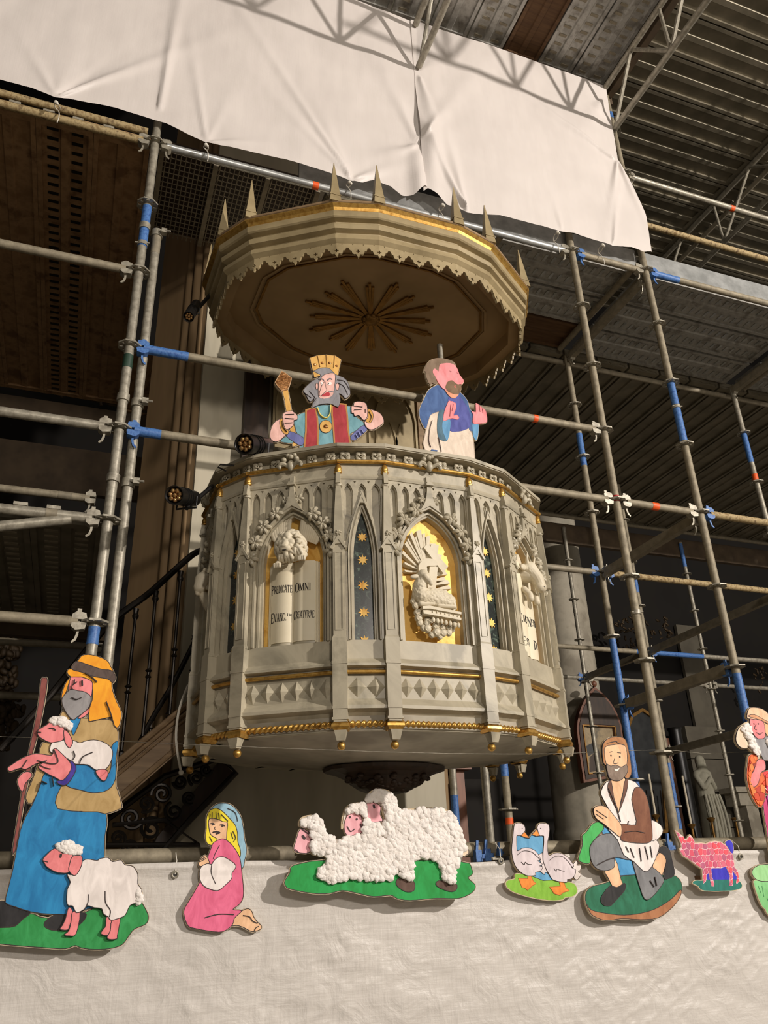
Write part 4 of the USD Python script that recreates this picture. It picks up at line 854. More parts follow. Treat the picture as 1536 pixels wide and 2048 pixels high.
for k in range(60):
    a = rg.uniform(-PI, 0); t = rg.uniform(0, 1); r = .185-.11*t; z = ZB+.455-.06*t
    p = PC+PM@np.array([r*math.cos(a), r*math.sin(a)]); ms.append(ball((p[0], p[1], z), .016, 1, (1, 1, .7)))
obj('carved_leaf', ms, 'dark_wood', pul, kind='stuff')

# ---------------- backboard between pulpit and canopy
bb = thing('backboard', 'pale panelled board with gothic tracery behind the king, under the canopy', 'panel')
YBk = 4.36; fb = frY(YBk)
obj('board', bbox((.93, YBk, ZB+1.2), (1.96, YBk+.05, ZB+3.42)), 'canopy_stone', bb, smooth=False)
obj('side_post', bbox((.74, YBk-.02, ZB+1.2), (.90, YBk+.05, ZB+3.42)), 'dark_wood', bb, smooth=False)
obj('side_post', bbox((1.955, YBk-.02, ZB+1.2), (2.0, YBk+.05, ZB+3.42)), 'oak', bb, smooth=False)
for k in range(3):
    uc = 1.10+.345*k; g = arch(.155, ZB+1.2, ZB+2.9, ZB+3.2); g = affinity.translate(g, uc, 0)
    obj('tracery_rib', fb.ext(g.difference(g.buffer(-.014, join_style=2)), .0, .016), 'canopy_stone', bb, smooth=False)
    for s in (-1, 1):
        q = spline([(uc+s*.14, ZB+2.55), (uc+s*.04, ZB+2.62), (uc, ZB+2.75), (uc+s*.04, ZB+2.9)], 5); obj('tracery_rib', fb.ext(LineString(q).buffer(.007, cap_style=2), 0, .012), 'canopy_stone', bb, smooth=False)

# ---------------- the sounding board (canopy)
can = thing('canopy', 'twelve-sided carved sounding board over the pulpit with gilt cornice, spikes and fringe', 'canopy')
CO = (.014, .004)
prof = [(.872, 3.252), (.872, 3.240), (.858, 3.226), (.850, 3.212), (.856, 3.204), (.854, 3.170), (.846, 3.163), (.816, 3.156), (.812, 3.140), (.838, 3.130), (.842, 3.122), (.838, 3.096), (.808, 3.086), (.804, 3.072), (.826, 3.064), (.828, 3.036), (.812, 3.022), (.80, 3.012), (.76, 3.012)]
def cornice(k0, k1, mat, name):
    rs = [p[0] for p in prof[k0:k1]]; zs = [p[1]+ZB for p in prof[k0:k1]]
    n = len(rs); v = np.array([[*corner(i, r, CO), z] for r, z in zip(rs, zs) for i in range(16)]); f = []
    for a in range(n-1):
        for i in range(16):
            j = (i+1) % 16; f += [[a*16+i, (a+1)*16+j, a*16+j], [a*16+i, (a+1)*16+i, (a+1)*16+j]]
    return obj(name, trimesh.Trimesh(v, f, process=False), mat, can, smooth=False)
cornice(0, 2, 'gold', 'gilt_edge'); cornice(1, 5, 'gold', 'gilt_moulding'); cornice(4, 9, 'canopy_stone', 'cornice'); cornice(8, 14, 'canopy_stone', 'cornice'); cornice(13, 19, 'canopy_stone', 'cornice')
m = extrude_polygon(ring_poly(.872, CO), .02, engine='earcut'); m.apply_translation((0, 0, ZB+3.245)); obj('top_board', m, 'oak', can, smooth=False)
m = extrude_polygon(ring_poly(.80, CO), .02, engine='earcut'); m.apply_translation((0, 0, ZB+3.10)); obj('soffit', m, 'canopy_under', can, smooth=False)
for r in (.60, .625):
    m = extrude_polygon(ring_poly(r, CO).difference(ring_poly(r-.012, CO)), .012, engine='earcut'); m.apply_translation((0, 0, ZB+3.09)); obj('soffit_bead', m, 'canopy_under' if r > .61 else 'gold_dull', can, smooth=False)
m = extrude_polygon(ring_poly(.80, CO).difference(ring_poly(.74, CO)), .095, engine='earcut'); m.apply_translation((0, 0, ZB+3.01)); obj('inner_rim', m, 'canopy_under', can, smooth=False)
cx, cy = 1.33+.01, 3.575
obj('ray_boss', [ball((cx, cy, ZB+3.09), .045, 2, (1, 1, .7))]+[ball((cx+.04*math.cos(a), cy+.04*math.sin(a), ZB+3.085), .016, 1) for a in np.arange(8)*PI/4], 'gold_dull', can)
for k in range(16):
    a = 2*PI*k/16+.1; L0, L1 = .05, (.37, .33)[k % 2]
    g = unary_union([Polygon([(L0, s*.006-.004), (L0, s*.006+.004), (L1-.03*abs(s), s*.016+.007), (L1-.03*abs(s), s*.016-.007)]) for s in (-1, 0, 1)])
    g = affinity.scale(affinity.rotate(g, math.degrees(a), origin=(0, 0)), 1.12, .92, origin=(0, 0))
    m = cat_([extrude_polygon(q, .016, engine='earcut') for q in polys(g)]); m.apply_translation((cx, cy, ZB+3.086)); obj('gilt_ray', m, 'gold_dull', can, smooth=False)
for i in range(16):
    f = facet(i, .806, CO); w = f.w; nt = 4 if w > .3 else 2; tw = w/nt; z0, z1 = ZB+3.028, ZB+2.972
    pts = [(-w/2, z0), (-w/2, z1-.038)]
    def tongue(c): return [(c+dx*tw, z1+dz) for dx, dz in ((-.5, .020), (-.44, .018), (-.38, .002), (-.31, .000), (-.26, -.018), (-.18, -.024), (-.10, -.022), (-.05, -.034), (0, -.042), (.05, -.034), (.10, -.022), (.18, -.024), (.26, -.018), (.31, .000), (.38, .002), (.44, .018), (.5, .020))]
    low = []
    for q in range(nt+1):
        low += tongue(-w/2+tw*q)
    g = Polygon([(-w, z0)]+[(-w, z1)]+low+[(w, z1), (w, z0)]).buffer(0).intersection(sbox(-w/2, 0, w/2, 9))
    hs = []
    for q in range(nt*2+1):
        u = -w/2+tw*q/2
        if q % 2 == 0: hs += [affinity.rotate(sbox(u-.003, z1-.004-.011, u+.003, z1-.004+.011), r_) for r_ in (0, 90)]
        hs.append(Polygon([(u-.004+tw/4, z1+.041), (u+tw/4, z1+.045), (u+.004+tw/4, z1+.041), (u+tw/4, z1+.037)]))
    fr2 = obj('fringe', f.ext(g.difference(unary_union(hs)), -.012, .0), 'canopy_stone', can, smooth=False)
    c = corner(i, .842, CO)
    def pyr(a, b, za, zb): return trimesh.convex.convex_hull(np.array([(c[0]+sx*q, c[1]+sy*q, ZB+z) for q, z in ((a, za), (b, zb)) for sx in (-1, 1) for sy in (-1, 1)]))
    m = [pyr(.031, .027, 3.255, 3.30), pyr(.030, .030, 3.298, 3.306), pyr(.026, .0015, 3.306, 3.56)]
    obj('spike', m, 'canopy_stone', can, smooth=False)

# ================================================================ stair to the pulpit
st = thing('staircase', 'dim wooden pulpit stair with dark iron handrails, rising at the left behind the scaffold', 'staircase')
YS = 4.02; fs = frY(YS)
def pxs(pts, Y): return [(float(atY(x, y, Y)[0]), float(atY(x, y, Y)[2])) for x, y in pts]
sp = pxs([(60, 1668), (130, 1612), (400, 1388), (440, 1356), (440, 1432), (380, 1484), (240, 1606), (60, 1760)], YS)
obj('stringer', fs.ext(Polygon(sp), -.05, 0), 'oak', st, smooth=False)
for o, w in (((0, 0), .016), ((0, 14), .010), ((0, 26), .007)):
    a, b = pxs([(60, 1668+o[1]), (440, 1356+o[1])], YS); obj('moulding', path_tube([(a[0], YS-.003, a[1]), (b[0], YS-.003, b[1])], w, 8), 'oak', st)
a, b = pxs([(60, 1745), (440, 1424)], YS); obj('moulding', path_tube([(a[0], YS-.003, a[1]), (b[0], YS-.003, b[1])], .014, 8), 'oak', st)
for k in range(9):
    t_ = (k+.5)/9; x, z = sp[0][0]+(sp[3][0]-sp[0][0])*t_, sp[0][1]+(sp[3][1]-sp[0][1])*t_
    obj('tread', bbox((x-.06, YS+.01, z-.06), (x+.09, YS+.36, z-.03)), 'oak', st, smooth=False)
def rail(pts, Y, r, name='handrail'):
    p = [np.array([*pxs([(x, y)], Yy)[0][:1], Yy, pxs([(x, y)], Yy)[0][1]]) for (x, y), Yy in zip(pts, Y)]
    return obj(name, path_tube(spline(p, 6), r, 10), 'iron', st)
rail([(0, 1500), (100, 1392), (215, 1252), (300, 1185), (370, 1122), (400, 1102), (440, 1098)], [YS+.02]*7, .017)
rail([(250, 1545), (300, 1445), (350, 1360), (400, 1262), (425, 1225)], [YS+.30]*5, .014)
def baluster(x0, y0, x1, y1, Y):
    a, b = pxs([(x0, y0), (x1, y1)], Y); pr = [(0, .0), (.016, .0), (.016, .02), (.008, .035), (.008, .40), (.016, .41), (.008, .425), (.008, .44), (.018, .452), (.008, .465), (.008, .92), (.015, .935), (.017, .95), (.012, .965), (.015, 1.0)]
    h = a[1]-b[1]; obj('baluster', lathe([(r, z*h) for r, z in pr], (b[0], Y, b[1]), 10), 'iron', st)
for q in ((356, 1142, 338, 1440), (309, 1182, 284, 1484), (262, 1217, 242, 1512), (218, 1255, 196, 1560), (103, 1392, 92, 1650), (55, 1445, 40, 1690)): baluster(*q, YS+.02)
for q in ((350, 1352, 337, 1428), (307, 1440, 300, 1470), (395, 1272, 380, 1400)): baluster(*q, YS+.30)
# pierced iron brackets under the stair
YI = YS+.25
def ipt(x, y): q = pxs([(x, y)], YI)[0]; return np.array([q[0], YI, q[1]])
fr_ = [(212, 1640), (330, 1552), (440, 1515), (472, 1545), (380, 1640), (300, 1732), (205, 1732)]
obj('bracket_frame', path_tube([ipt(*p) for p in fr_+fr_[:1]], .016, 8), 'iron', st); obj('bracket_frame', path_tube([ipt(205, 1690), ipt(400, 1690), ipt(330, 1640), ipt(225, 1650)], .012, 8), 'iron', st)
for (x, y, r, sg, a0) in ((262, 1636, 24, 1, 0), (236, 1676, 16, -1, 2), (292, 1608, 17, -1, 1), (324, 1588, 22, 1, 3), (360, 1564, 14, -1, 0), (302, 1658, 24, -1, 4), (262, 1696, 20, 1, 1), (392, 1556, 16, 1, 2), (348, 1624, 20, -1, 5), (412, 1540, 12, 1, 0), (314, 1702, 16, 1, 2), (228, 1716, 14, 1, 4), (378, 1596, 14, 1, 1)):
    t_ = np.linspace(0, 3.4*PI, 34); q = r*(1-t_/(3.9*PI)); obj('iron_scroll', path_tube([ipt(x+sg*b*math.cos(a+a0), y+b*math.sin(a+a0)) for a, b in zip(t_, q)], .009, 6), 'iron', st)
g = Polygon(pxs([(440, 1520), (470, 1548), (300, 1735), (265, 1735)], YS+.34)); obj('soffit', frY(YS+.34).ext(g, -.03, 0), 'dark_wood', st, smooth=False)
obj('newel_post', [bbox((*pxs([(398, 1300)], 4.3)[0][:1], 4.26, pxs([(398, 1395)], 4.3)[0][1]), (pxs([(412, 1300)], 4.3)[0][0], 4.3, pxs([(405, 1180)], 4.3)[0][1]))], 'dark_wood', st, smooth=False)
p = [atY(x, y, 3.9) for x, y in ((376, 1370), (358, 1420), (352, 1480), (362, 1545))]
obj('hanging_cord', [path_tube(spline(p, 5), .006, 6), ball(p[-1], .012, 1)], 'string', label='short pale cord hanging under the stair beside the pulpit', cat='cord')

# ================================================================ the dim aisle behind, right and left
def pt(x, y, Y): return atY(x, y, Y)
col = thing('round_column', 'round grey stone column with ringed base, behind the framed picture at the right', 'pillar')
Yc = 8.7; c = pt(1152, 1383, Yc); rad = .30
obj('column_shaft', lathe([(rad, z) for z in np.linspace(1.6+1.62, 9, 2)], (c[0], Yc, 0), 32), 'column_stone', col)
obj('column_drum', lathe([(.52, 0), (.52, 1.35), (.545, 1.38), (.545, 1.45), (.50, 1.52), (.48, 2.0), (.50, 2.04), (.50, 2.10), (.47, 2.16), (.46, 3.0), (.40, 3.12), (rad, 3.24)], (c[0], Yc, 0), 36), 'column_stone', col)
obj('wall_block', bbox((3.2, 7.9, 0), (4.25, 8.3, 2.6)), 'dark_wall', label='dark grey masonry block under the right side of the pulpit', cat='wall', smooth=False)
pc = thing('framed_picture', 'pointed-arch wooden framed picture hung on the round column', 'picture')
Yp = 8.15; fp = frY(Yp); F_ = pxs([(1166, 1566), (1252, 1550), (1246, 1490)]+[tuple(p) for p in bez([(1241, 1452), (1228, 1402), (1187, 1374)], 8)]+[tuple(p) for p in bez([(1187, 1374), (1154, 1408), (1152, 1458)], 8)]+[(1156, 1500)], Yp); G = Polygon(F_)
I_ = Polygon(pxs([(1176, 1547), (1236, 1538), (1226, 1455), (1164, 1452)], Yp))
obj('frame', fp.ext(G.difference(I_), -.05, .02), 'red_wood', pc, smooth=False); obj('tracery_board', fp.ext(G.buffer(-.03).difference(I_.buffer(.02)), .02, .03), 'dark_wood', pc, smooth=False)
obj('inner_moulding', fp.ext(I_.buffer(.012).difference(I_), .02, .035), 'gold_dull', pc, smooth=False)
obj('picture_sheet', fp.ext(I_, -.03, -.01), 'picture', pc, smooth=False)
obj('finial', ball(pt(1187, 1368, Yp), .04, 2), 'red_wood', pc)
for k, (pts, mt) in enumerate(((((1180, 1515), (1196, 1498), (1206, 1512), (1224, 1470), (1232, 1536), (1180, 1544)), 'dark_wood'), (((1172, 1492), (1190, 1484), (1198, 1500), (1178, 1512)), 'painting_dark'))):
    obj('painted_shape', fp.ext(Polygon(pxs(pts, Yp)).intersection(I_), -.012, -.008), mt, pc, smooth=False)
# side altar
Ya = 11.2
al = thing('side_altar', 'dark side altar with an arched painting in a thin gilt frame, far right', 'altar'); fa = frY(Ya)
g = Polygon(pxs([(1250, 1660), (1250, 1470), (1262, 1436), (1281, 1424), (1302, 1438), (1314, 1472), (1326, 1660)], Ya))
obj('painting', fa.ext(g, 0, .03), 'painting_dark', al, smooth=False); obj('gilt_frame', fa.ext(g.buffer(.05).difference(g), 0, .07), 'gold_dull', al, smooth=False)
for k in range(5):
    a, b = pxs([(1255+14*k, 1585), (1262+14*k, 1655)], Ya); obj('rail_bar', tube((a[0], Ya-.3, a[1]), (b[0], Ya-.3, b[1]), .012, 6), 'iron', al)
x0, x1 = pt(1236, 1665, Ya)[0], pt(1345, 1665, Ya)[0]; obj('mensa', bbox((x0, Ya-.8, 0), (x1, Ya, 1.95)), 'dark_wood', al, smooth=False)
for (xa, ya, xb, yb) in ((1232, 1480, 1245, 1650), (1340, 1480, 1352, 1650)):
    a, b = pt(xa, ya, Ya), pt(xb, yb, Ya); obj('side_column', tube((b[0], Ya-.1, 1.9), (b[0], Ya-.1, a[2]), .07, 12), 'red_wood', al)
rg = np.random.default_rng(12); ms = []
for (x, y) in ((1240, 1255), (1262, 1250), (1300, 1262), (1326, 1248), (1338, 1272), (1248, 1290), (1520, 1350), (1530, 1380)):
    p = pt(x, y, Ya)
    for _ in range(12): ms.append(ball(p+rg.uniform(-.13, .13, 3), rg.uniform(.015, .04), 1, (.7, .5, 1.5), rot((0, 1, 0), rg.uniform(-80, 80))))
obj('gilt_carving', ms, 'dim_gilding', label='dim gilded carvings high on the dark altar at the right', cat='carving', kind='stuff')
bc = thing('altar_column', 'polished black marble altar column left of the white statue', 'pillar')
a, b = pt(1366, 1462, Ya), pt(1392, 1668, Ya)
obj('shaft', lathe([(.15, 1.95), (.15, 2.02), (.12, 2.06), (.105, a[2]), (.13, a[2]+.05)], (b[0], Ya+.05, 0), 18), 'black_metal', bc); obj('base', bbox((b[0]-.15, Ya-.1, 0), (b[0]+.15, Ya+.2, 1.95)), 'dark_wood', bc, smooth=False)
obj('gilt_base', lathe([(.155, 1.95), (.165, 1.98), (.155, 2.02)], (b[0], Ya+.05, 0), 18), 'gold_dull', bc)
sx0 = pt(1398, 1600, Ya+.1)[0]
ws = thing('stone_pilaster', 'pale blockwork pilaster behind the standing statue', 'pillar')
for k in range(5):
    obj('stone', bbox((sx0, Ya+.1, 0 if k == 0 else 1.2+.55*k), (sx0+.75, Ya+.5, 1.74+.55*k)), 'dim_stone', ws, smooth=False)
sx, sz = pt(1430, 1680, Ya-.7)[0], pt(1445, 1684, Ya-.7)[2]
sm = thing('statue', 'pale stone statue of a veiled woman with joined hands on a plinth', 'statue')
h = pt(1410, 1508, Ya-.7)[2]-sz; Yq = Ya-.7; q = lambda x, y, z: (sx+x*h, Yq+y*h, sz+z*h)
bd = blob([(q(0, 0, .08), .13*h, q(0, 0, .4), .105*h), (q(0, 0, .4), .105*h, q(-.01, -.01, .7), .10*h), (q(-.07, 0, .76), .055*h, q(.07, 0, .76), .055*h), (q(0, 0, .78), .05*h, q(-.01, -.01, .90), .045*h), (q(-.01, -.012, .93), .055*h), (q(.02, .02, .93), .06*h, q(.06, .03, .7), .06*h), (q(-.09, 0, .74), .04*h, q(-.08, -.08, .60), .035*h), (q(.09, 0, .74), .04*h, q(.07, -.08, .60), .035*h), (q(-.07, -.09, .60), .03*h, q(0, -.13, .70), .025*h), (q(.07, -.09, .60), .03*h, q(0, -.13, .70), .025*h)], .05, 6)
obj('figure', bd, 'statue_stone', sm)
obj('robe_fold', [path_tube(bez([q(-.1+.04*k, -.10, .52), q(-.1+.045*k+.02*(k % 2), -.135, .3), q(-.12+.05*k, -.12, .02)], 8), .016*h, 8) for k in range(6)], 'statue_stone', sm)
obj('plinth', bbox((sx-.17, Yq-.25, 0), (sx+.25, Yq+.25, sz)), 'column_stone', sm, smooth=False)
for i, (x, y0, y1, lab) in enumerate(((1308, 1548, 1660, 'tall candle in a candlestick in front of the dark painting'), (1381, 1552, 1684, 'tall candle in a candlestick left of the black column'), (1424, 1628, 1690, 'short candlestick at the foot of the statue'), (1473, 1628, 1690, 'short candlestick right of the statue'))):
    Yk = 9.6; a, b = pt(x, y0, Yk), pt(x+8, y1, Yk); cs = thing('candlestick', lab, 'candlestick'); h = a[2]-b[2]
    zc = b[2]+h*(.25 if i < 2 else .85)
    obj('stem', lathe([(.07, b[2]-.3), (.07, b[2]-.26), (.02, b[2]-.2), (.02, b[2]), (.04, b[2]+.03), (.018, b[2]+.06), (.018, zc-.05), (.06, zc), (.05, zc+.01), (.015, zc+.02)], (b[0], Yk, 0), 12), 'gold_dull', cs)
    if i < 2: obj('candle', tube((b[0], Yk, zc), (b[0], Yk, a[2]), .016, 10), 'ivory', cs)
    obj('pedestal', bbox((b[0]-.12, Yk-.12, 0), (b[0]+.12, Yk+.12, b[2]-.3)), 'dark_wood', cs, smooth=False)
dr = thing('stone_portal', 'pale stone door surround with dark opening at the far right', 'door frame')
a, b = pt(1484, 1612, Ya-.2), pt(1514, 1700, Ya-.2)
obj('jamb', bbox((b[0]-.12, Ya-.3, 0), (b[0]+.12, Ya, a[2])), 'column_stone', dr, smooth=False); obj('lintel', bbox((b[0]-.25, Ya-.32, a[2]), (b[0]+2, Ya, a[2]+.2)), 'column_stone', dr, smooth=False); obj('cornice', bbox((b[0]-.35, Ya-.4, a[2]+.2), (b[0]+2, Ya, a[2]+.28)), 'column_stone', dr, smooth=False)
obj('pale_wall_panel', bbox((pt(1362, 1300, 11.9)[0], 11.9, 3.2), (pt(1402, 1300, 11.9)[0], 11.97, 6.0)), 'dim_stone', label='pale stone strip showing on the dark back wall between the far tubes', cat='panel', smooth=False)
cf = thing('wooden_cabinet', 'dark red-brown wooden cabinet seen under the pulpit, right of the sheep', 'cabinet')
a, b = pt(912, 1540, 5.6), pt(936, 1720, 5.6)
obj('side', bbox((a[0], 5.6, 0), (b[0]+.02, 5.9, a[2])), 'red_wood', cf, smooth=False); obj('cornice', bbox((a[0]-.04, 5.55, a[2]), (b[0]+.06, 5.95, a[2]+.05)), 'red_wood', cf, smooth=False)
a, b = pt(876, 1545, 4.9), pt(889, 1690, 4.9); obj('pale_post', bbox((a[0], 4.9, 0), (b[0], 4.95, a[2]+.2)), 'canopy_stone', label='pale square post at the edge of the pier under the pulpit', cat='post', smooth=False)
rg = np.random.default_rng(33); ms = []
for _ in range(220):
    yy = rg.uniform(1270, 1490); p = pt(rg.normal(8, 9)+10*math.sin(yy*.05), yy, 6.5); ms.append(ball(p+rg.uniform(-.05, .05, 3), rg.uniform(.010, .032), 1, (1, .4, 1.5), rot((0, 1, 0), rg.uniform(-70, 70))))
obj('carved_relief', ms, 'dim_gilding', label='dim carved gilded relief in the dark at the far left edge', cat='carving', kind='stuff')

# ================================================================ stage lamps on the pulpit
def spot(lens, back, r, label, arm=None):
    l, b = np.array(lens, float), np.array(back, float); d = b-l; L_ = np.linalg.norm(d); d /= L_
    a, bb_, _ = frame_to(d); R = np.eye(4); R[:3, 0] = a; R[:3, 1] = bb_; R[:3, 2] = d
    t = thing('stage_lamp', label, 'spotlight')
    obj('housing', lathe([(r*.80, .012), (r*.94, 0), (r, 0), (r, .02), (r*.93, .024), (r*.93, L_*.62), (r*.88, L_*.64), (r*.88, L_*.9), (r*.7, L_*.98), (0.001, L_)], l, 24, R), 'black_metal', t)
    obj('cooling_ring', [lathe([(r*.9, L_*(.3+.1*k)), (r*1.0, L_*(.3+.1*k)), (r*1.0, L_*(.3+.1*k)+.004), (r*.9, L_*(.3+.1*k)+.004)], l, 24, R) for k in range(3)], 'black_metal', t)
    ms = []
    for q in range(2):
        for k in range((1, 7)[q]):
            an = k*2*PI/7*1.0+.3; ms.append(ball(l+d*.014+(a*math.cos(an)+bb_*math.sin(an))*r*.52*q, r*.26, 2))
    obj('reflector_lens', ms, 'lens_amber', t)
    mid = l+d*L_*.6
    obj('yoke', [path_tube([mid+a*r*1.08, mid+a*r*1.1-np.array([0, 0, r*1.3]), mid-a*r*1.1-np.array([0, 0, r*1.3]), mid-a*r*1.08], r*.12, 8)], 'black_metal', t)
    if arm is not None: obj('arm', path_tube([mid-np.array([0, 0, r*1.3]), np.array(arm)], .011, 8), 'black_metal', t)
    return t
pm('lens_amber', (150, 104, 60), (230, 190, 130), rough=0.12, metal=0.8, scale=120)
spot(atY(488, 888, 3.12), atY(536, 893, 3.30), .048, 'black stage lamp standing on the left end of the pulpit rim', atY(540, 925, 3.28))
spot(atY(348, 990, 3.18), atY(391, 998, 3.40), .042, 'black stage lamp on an arm left of the pulpit', atY(425, 972, 3.42))
spot(atY(377, 634, 3.5), atY(394, 606, 3.62), .030, 'small dim lamp hanging at the left edge of the canopy', atY(420, 590, 3.7))
obj('wire_bracket', path_tube([atY(468, 931, 3.28), atY(441, 929, 3.28), atY(436, 934, 3.28), atY(452, 942, 3.3)], .004, 6), 'black_metal', label='bent black wire bracket at the left end of the pulpit rim', cat='bracket')
a = atY(879, 690, 3.45); obj('grey_pole', tube((a[0]+.008, 3.45, ZB+1.3), (a[0], 3.45, a[2]), .017, 12), 'steel', label='short grey pole end sticking up behind the man in blue', cat='pole')
a = atY(848, 368, 4.68); standard(a[0]+.02, 4.68, z_(4.9), 'rear standard with a blue joint showing between canopy and tarp', [(z_(4.2), z_(4.75), 'blue_paint')], z0=z_(3.3), zr=[z_(4.1)])
for i, (x, y, lab) in enumerate(((955, 1707, 'left of two blue wedge clamps on the tube beside the sheep'), (973, 1705, 'right of two blue wedge clamps on the tube beside the sheep'), (998, 1700, 'tiny blue clamp beside the left goose'), (1337, 1690, 'blue clamp between the kneeling man and the pink pig'))):
    p = atY(x, y, YF-.01); t = thing('wedge_clamp', lab, 'clamp'); s = 1.0 if i != 2 else .6
    obj('jaw', [box(p+np.array([0, 0, -.01]), (.030*s, .03, .05*s)), box(p+np.array([.016*s, 0, -.012]), (.03*s, .025, .018*s))], 'blue_paint', t, smooth=False); obj('wedge', box(p+np.array([-.004, -.005, .03*s]), (.012*s, .012, .05*s), rot((0, 1, 0), 8)), 'blue_paint', t, smooth=False)

# ================================================================ the painted cut-out figures
def cutout(name, label, o, sc, Y, layers, lines=(), wools=(), thick=.012, grow=.0032, out=(52, 40, 38), lw=.0013, extra=None):
    """painted board: layers of (part, colour, points in the tracing frame, options), back to front"""
    f = frY(Y); t = thing(name, label, 'cutout')
    def W(pts, sp=3, closed=True):
        p = [(o[0]+x/sc, o[1]+y/sc) for x, y in pts]
        q = [(float(atY(x, y, Y)[0]), float(atY(x, y, Y)[2])) for x, y in p]
        return spline(q, sp, closed) if sp > 1 else np.array(q)
    gs = []
    for L_ in layers:
        op = L_[3] if len(L_) > 3 else {}
        g = Polygon(W(L_[2], op.get('sp', 3))).buffer(0); gs.append((L_[0], L_[1], g, op))
    base = unary_union([g for _, _, g, _ in gs]+[Polygon(W(w[1], 3)).buffer(0) for w in wools]+([Polygon(W(extra, 1))] if extra else [])).buffer(grow)
    base = unary_union([Polygon(q.exterior) if q.area > 1e-5 else q for q in polys(base)]) if False else base
    obj('board', f.ext(base.simplify(.0008), -thick, 0), 'board_edge', t, smooth=False)
    k = 0; parts = {}
    bb_ = base.bounds; cx_ = (bb_[0]+bb_[2])/2
    if Y > 3.35:
        for dx in (-.12, .12):
            ln = base.intersection(LineString([(cx_+dx*(bb_[2]-bb_[0]), 0), (cx_+dx*(bb_[2]-bb_[0]), 1.69)]))
            if ln.is_empty: continue
            zz = ln.bounds[1]+.04; obj('spacer_block', bbox((cx_+dx*(bb_[2]-bb_[0])-.012, Y+thick, zz), (cx_+dx*(bb_[2]-bb_[0])+.012, YL+.004, zz+.03)), 'plywood', t, smooth=False)
    else: obj('batten', bbox((cx_-.015, Y+thick, ZB+.98), (cx_+.015, Y+thick+.02, bb_[1]+.2)), 'plywood', t, smooth=False)
    for nm, rgb, g, op in gs:
        k += 1; h = .0005*k
        mt = rgb if isinstance(rgb, str) else paint(rgb)
        p = obj(nm, f.ext(g.simplify(.0003), 0, h), mt, t, smooth=False)
        if op.get('line', True) and out is not None:
            ol = unary_union([LineString(q.exterior.coords).buffer(op.get('lw', lw)) for q in polys(g)]).simplify(.0003)
            obj('outline', f.ext(ol, 0, h+.0003), paint(op.get('lc', out), 4), p, smooth=False)
    top = .0005*k+.0006
    for L_ in lines:
        pts, w, rgb = L_[0], L_[1], L_[2] if len(L_) > 2 else out or (52, 40, 38)
        nm = L_[3] if len(L_) > 3 else 'drawn_line'
        if len(pts) == 1: g = Point(W(pts, 1)[0]).buffer(w)
        elif nm.endswith('patch') or nm in ('mouth', 'gem', 'eye_white', 'teeth'): g = Polygon(W(pts, 3)).buffer(0)
        else: g = LineString(W(pts, 4, False)).buffer(w)
        obj(nm, f.ext(g, 0, top), paint(rgb, 5), t, smooth=False)
    rg = np.random.default_rng(len(name)+int(o[0]))
    for (nm, pts, n, r) in wools:
        g = Polygon(W(pts, 3)).buffer(0); x0, z0, x1, z1 = g.bounds; ms = []; c = []
        gi = g.buffer(-r*.6)
        if gi.is_empty: gi = g
        tries = 0
        while len(ms) < n and tries < n*60:
            tries += 1; x, z = rg.uniform(x0, x1), rg.uniform(z0, z1)
            if not gi.contains(Point(x, z)): continue
            if c and min((x-a)**2+(z-b)**2 for a, b in c) < (r*.62)**2: continue
            c.append((x, z)); m = trimesh.creation.icosphere(subdivisions=2, radius=1.0); v = m.vertices
            v = v*(.72+.56*meshkit.noise(v*1.6+rg.uniform(0, 90, 3), 2))[:, None]*(.93+.14*meshkit.noise(v*5+rg.uniform(0, 90, 3), 4))[:, None]
            m.vertices = v*np.array([r*rg.uniform(.9, 1.25), r*rg.uniform(.55, .8), r*rg.uniform(.9, 1.2)]); m.apply_translation((x, Y-.006-rg.uniform(0, .006), z)); ms.append(m)
        if ms:
            obj(nm, [f.ext(g.buffer(-.004), 0, .004)]+ms, 'wool', t, smooth=60, kind='stuff')
    return t
YT_ = 3.462
SK, PK, WH = (240, 192, 148), (238, 134, 136), (240, 230, 224)
BR = (96, 60, 40)
